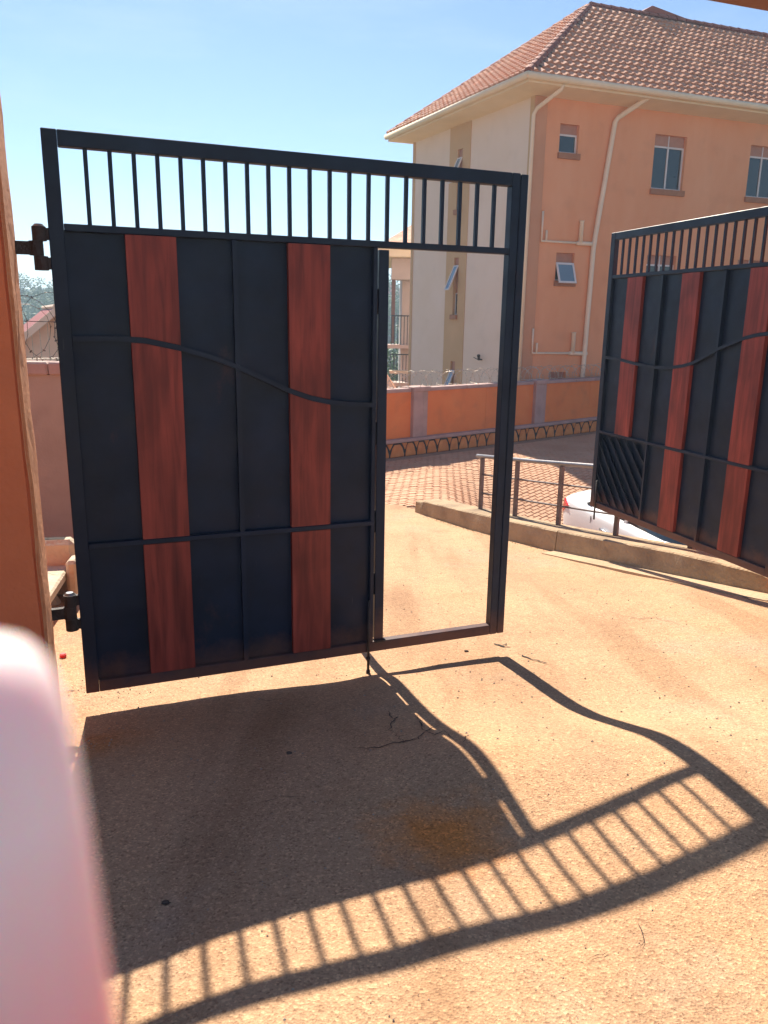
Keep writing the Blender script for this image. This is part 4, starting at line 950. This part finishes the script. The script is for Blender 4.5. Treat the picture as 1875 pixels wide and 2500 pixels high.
crack([(395, 2195), (405, 2212), (420, 2205)], .004, 13); crack([(1500, 1500), (1560, 1512), (1600, 1508), (1660, 1525)], .0025, 14); crack([(600, 1700), (650, 1712), (690, 1706)], .0015, 15)
crack([(1650, 1400), (1720, 1430), (1790, 1446), (1860, 1478)], .006, 16); crack([(160, 1690), (175, 1685), (190, 1690)], .004, 17)
rr = random.Random(11); gv = MB()
oct_f = [(0, 1, 4), (1, 2, 4), (2, 3, 4), (3, 0, 4), (1, 0, 5), (2, 1, 5), (3, 2, 5), (0, 3, 5)]
gx = [rr.uniform(-2.0, 2.6) for _ in range(2600)]; gy = [rr.uniform(1.0, 8.0)**1.0 for _ in range(2600)]
for k in range(500): gx.append(-1.45+abs(rr.gauss(0, .22))); gy.append(rr.uniform(2.5, 4.6))
gz = zdrive(gx, gy)
for x, y, z in zip(gx, gy, gz):
    if kerb_side(x, y) > -.05 and y > 5: continue
    if (x < -1.25 and y < 3.3): continue
    s = rr.choice([.0018, .0022, .003, .003, .004, .0055])*(.7 if y < 2.5 else 1); a = rr.uniform(0, 3)
    P_ = [(math.cos(a+k*1.57)*s*rr.uniform(.7, 1.3), math.sin(a+k*1.57)*s*rr.uniform(.7, 1.3)) for k in range(4)]
    gv.add([(x+p, y+q, z+s*.3) for p, q in P_]+[(x, y, z+s*1.1), (x, y, z-s*.4)], oct_f)
tag(gv.build('gravel', 'pebble'), 'loose grit and pebbles scattered over the driveway', 'gravel', kind='stuff')
for (px, py), s, lb in (((1138, 1591), .010, 'dark stone chip on the driveway near the bottom gate rail'), ((403, 2205), .008, 'dark crumbled stone lump lying in the gate shadow'), ((705, 1840), .009, 'small flat dark chip in the middle of the gate shadow')):
    x, y = ray_ground(px, py); bm = bmesh.new(); bmesh.ops.create_icosphere(bm, subdivisions=2, radius=s)
    for v in bm.verts: v.co = Vector((v.co.x*1.3, v.co.y, v.co.z*.6))*(1+.35*mnoise.noise(v.co*60))
    me = bpy.data.meshes.new('stone_chip'); bm.to_mesh(me); bm.free(); me.materials.append(MATS['chip'])
    o = bpy.data.objects.new('stone_chip', me); C.objects.link(o); o.location = (x, y, zd(x, y)+s*.35); tag(o, lb, 'stone')

# ------------------------------------------------------------------ photographer's hand with one finger near the lens
def cam_pt(px, py, dep):
    return Vector((0, 0, CZ))+(RT*((px-937.5)/1901.5)-UP*((py-1250)/1901.5)+FW)*dep
hv, he, hr = [], [], []
def chain(pts, rad, root=None):
    prev = root
    for p, r0 in zip(pts, rad):
        hv.append(p); hr.append(r0)
        if prev is not None: he.append((prev, len(hv)-1))
        prev = len(hv)-1
    return prev
D0 = .066
wr_ = cam_pt(-500, 6200, .045)
i_w = chain([wr_], [.026]); i_p = chain([cam_pt(-300, 4700, .052)], [.030], i_w)
idx = chain([cam_pt(40, 3500, .062), cam_pt(48, 2900, .065), cam_pt(-12, 2300, D0), cam_pt(-75, 1770, D0), cam_pt(-130, 1540, D0)], [.0115, .0098, .0092, .0086, .0070], i_p)
o_f = lambda k: Vector((-.019*k, 0, 0))
for k, L_ in ((1, 1.05), (2, 1.0), (3, .8)):
    b0 = hv[i_p]+o_f(k)+Vector((0, .01, .03))
    chain([b0, b0+Vector((0, .035, .012))*L_, b0+Vector((0, .045, -.018))*L_, b0+Vector((0, .022, -.036))*L_], [.011, .0098, .0088, .007], i_p)
tb = hv[i_p]+Vector((.03, -.005, -.005)); chain([tb, tb+Vector((.022, .015, .02)), tb+Vector((.03, .032, .04))], [.013, .0115, .009], i_p)
chain([wr_+Vector((-.04, -.04, -.09)), wr_+Vector((-.10, -.11, -.2))], [.03, .038], i_w)
_t = MATS['skin'].node_tree; _b = _t.nodes['Principled BSDF']; _src = _b.inputs['Base Color'].links[0].from_socket
_tc = _t.nodes.new('ShaderNodeTexCoord'); _sx = _t.nodes.new('ShaderNodeSeparateXYZ'); _t.links.new(_tc.outputs['Object'], _sx.inputs[0])
_mr = _t.nodes.new('ShaderNodeMapRange'); _mr.inputs['From Min'].default_value = cam_pt(0, 1950, D0).z; _mr.inputs['From Max'].default_value = cam_pt(0, 2700, D0).z; _t.links.new(_sx.outputs['Z'], _mr.inputs['Value'])
_mx = _t.nodes.new('ShaderNodeMixRGB'); _mx.inputs[2].default_value = (.88, .33, .30, 1); _t.links.new(_mr.outputs[0], _mx.inputs[0]); _t.links.new(_src, _mx.inputs[1]); _t.links.new(_mx.outputs[0], _b.inputs['Base Color'])   # redder skin below the pale fingertip
me = bpy.data.meshes.new('hand'); me.from_pydata([v[:] for v in hv], he, []); me.update(); me.materials.append(MATS['skin'])
hd = bpy.data.objects.new('hand', me); C.objects.link(hd)
sk = hd.modifiers.new('skin', 'SKIN'); sk.use_smooth_shade = True
for i, sv in enumerate(me.skin_vertices[0].data): sv.radius = (hr[i], hr[i]); sv.use_root = (i == 0)
sb = hd.modifiers.new('sub', 'SUBSURF'); sb.levels = 2; sb.render_levels = 2
tag(hd, 'blurred pale pink fingertip close to the lens at lower left', 'hand')

# ------------------------------------------------------------------ air
hz = MB().box(-860, 860, -90, 720, -16, 21).build('haze', None)
hm = bpy.data.materials.new('haze_air'); hm.use_nodes = True; t = hm.node_tree; t.nodes.clear()
ou = t.nodes.new('ShaderNodeOutputMaterial'); pv_ = t.nodes.new('ShaderNodeVolumePrincipled'); pv_.inputs['Density'].default_value = .0018; pv_.inputs['Color'].default_value = (.62, .82, 1, 1); pv_.inputs['Anisotropy'].default_value = .35
t.links.new(pv_.outputs[0], ou.inputs['Volume']); hz.data.materials.append(hm)
tag(hz, 'pale haze in the air over the valley', 'haze', kind='stuff')
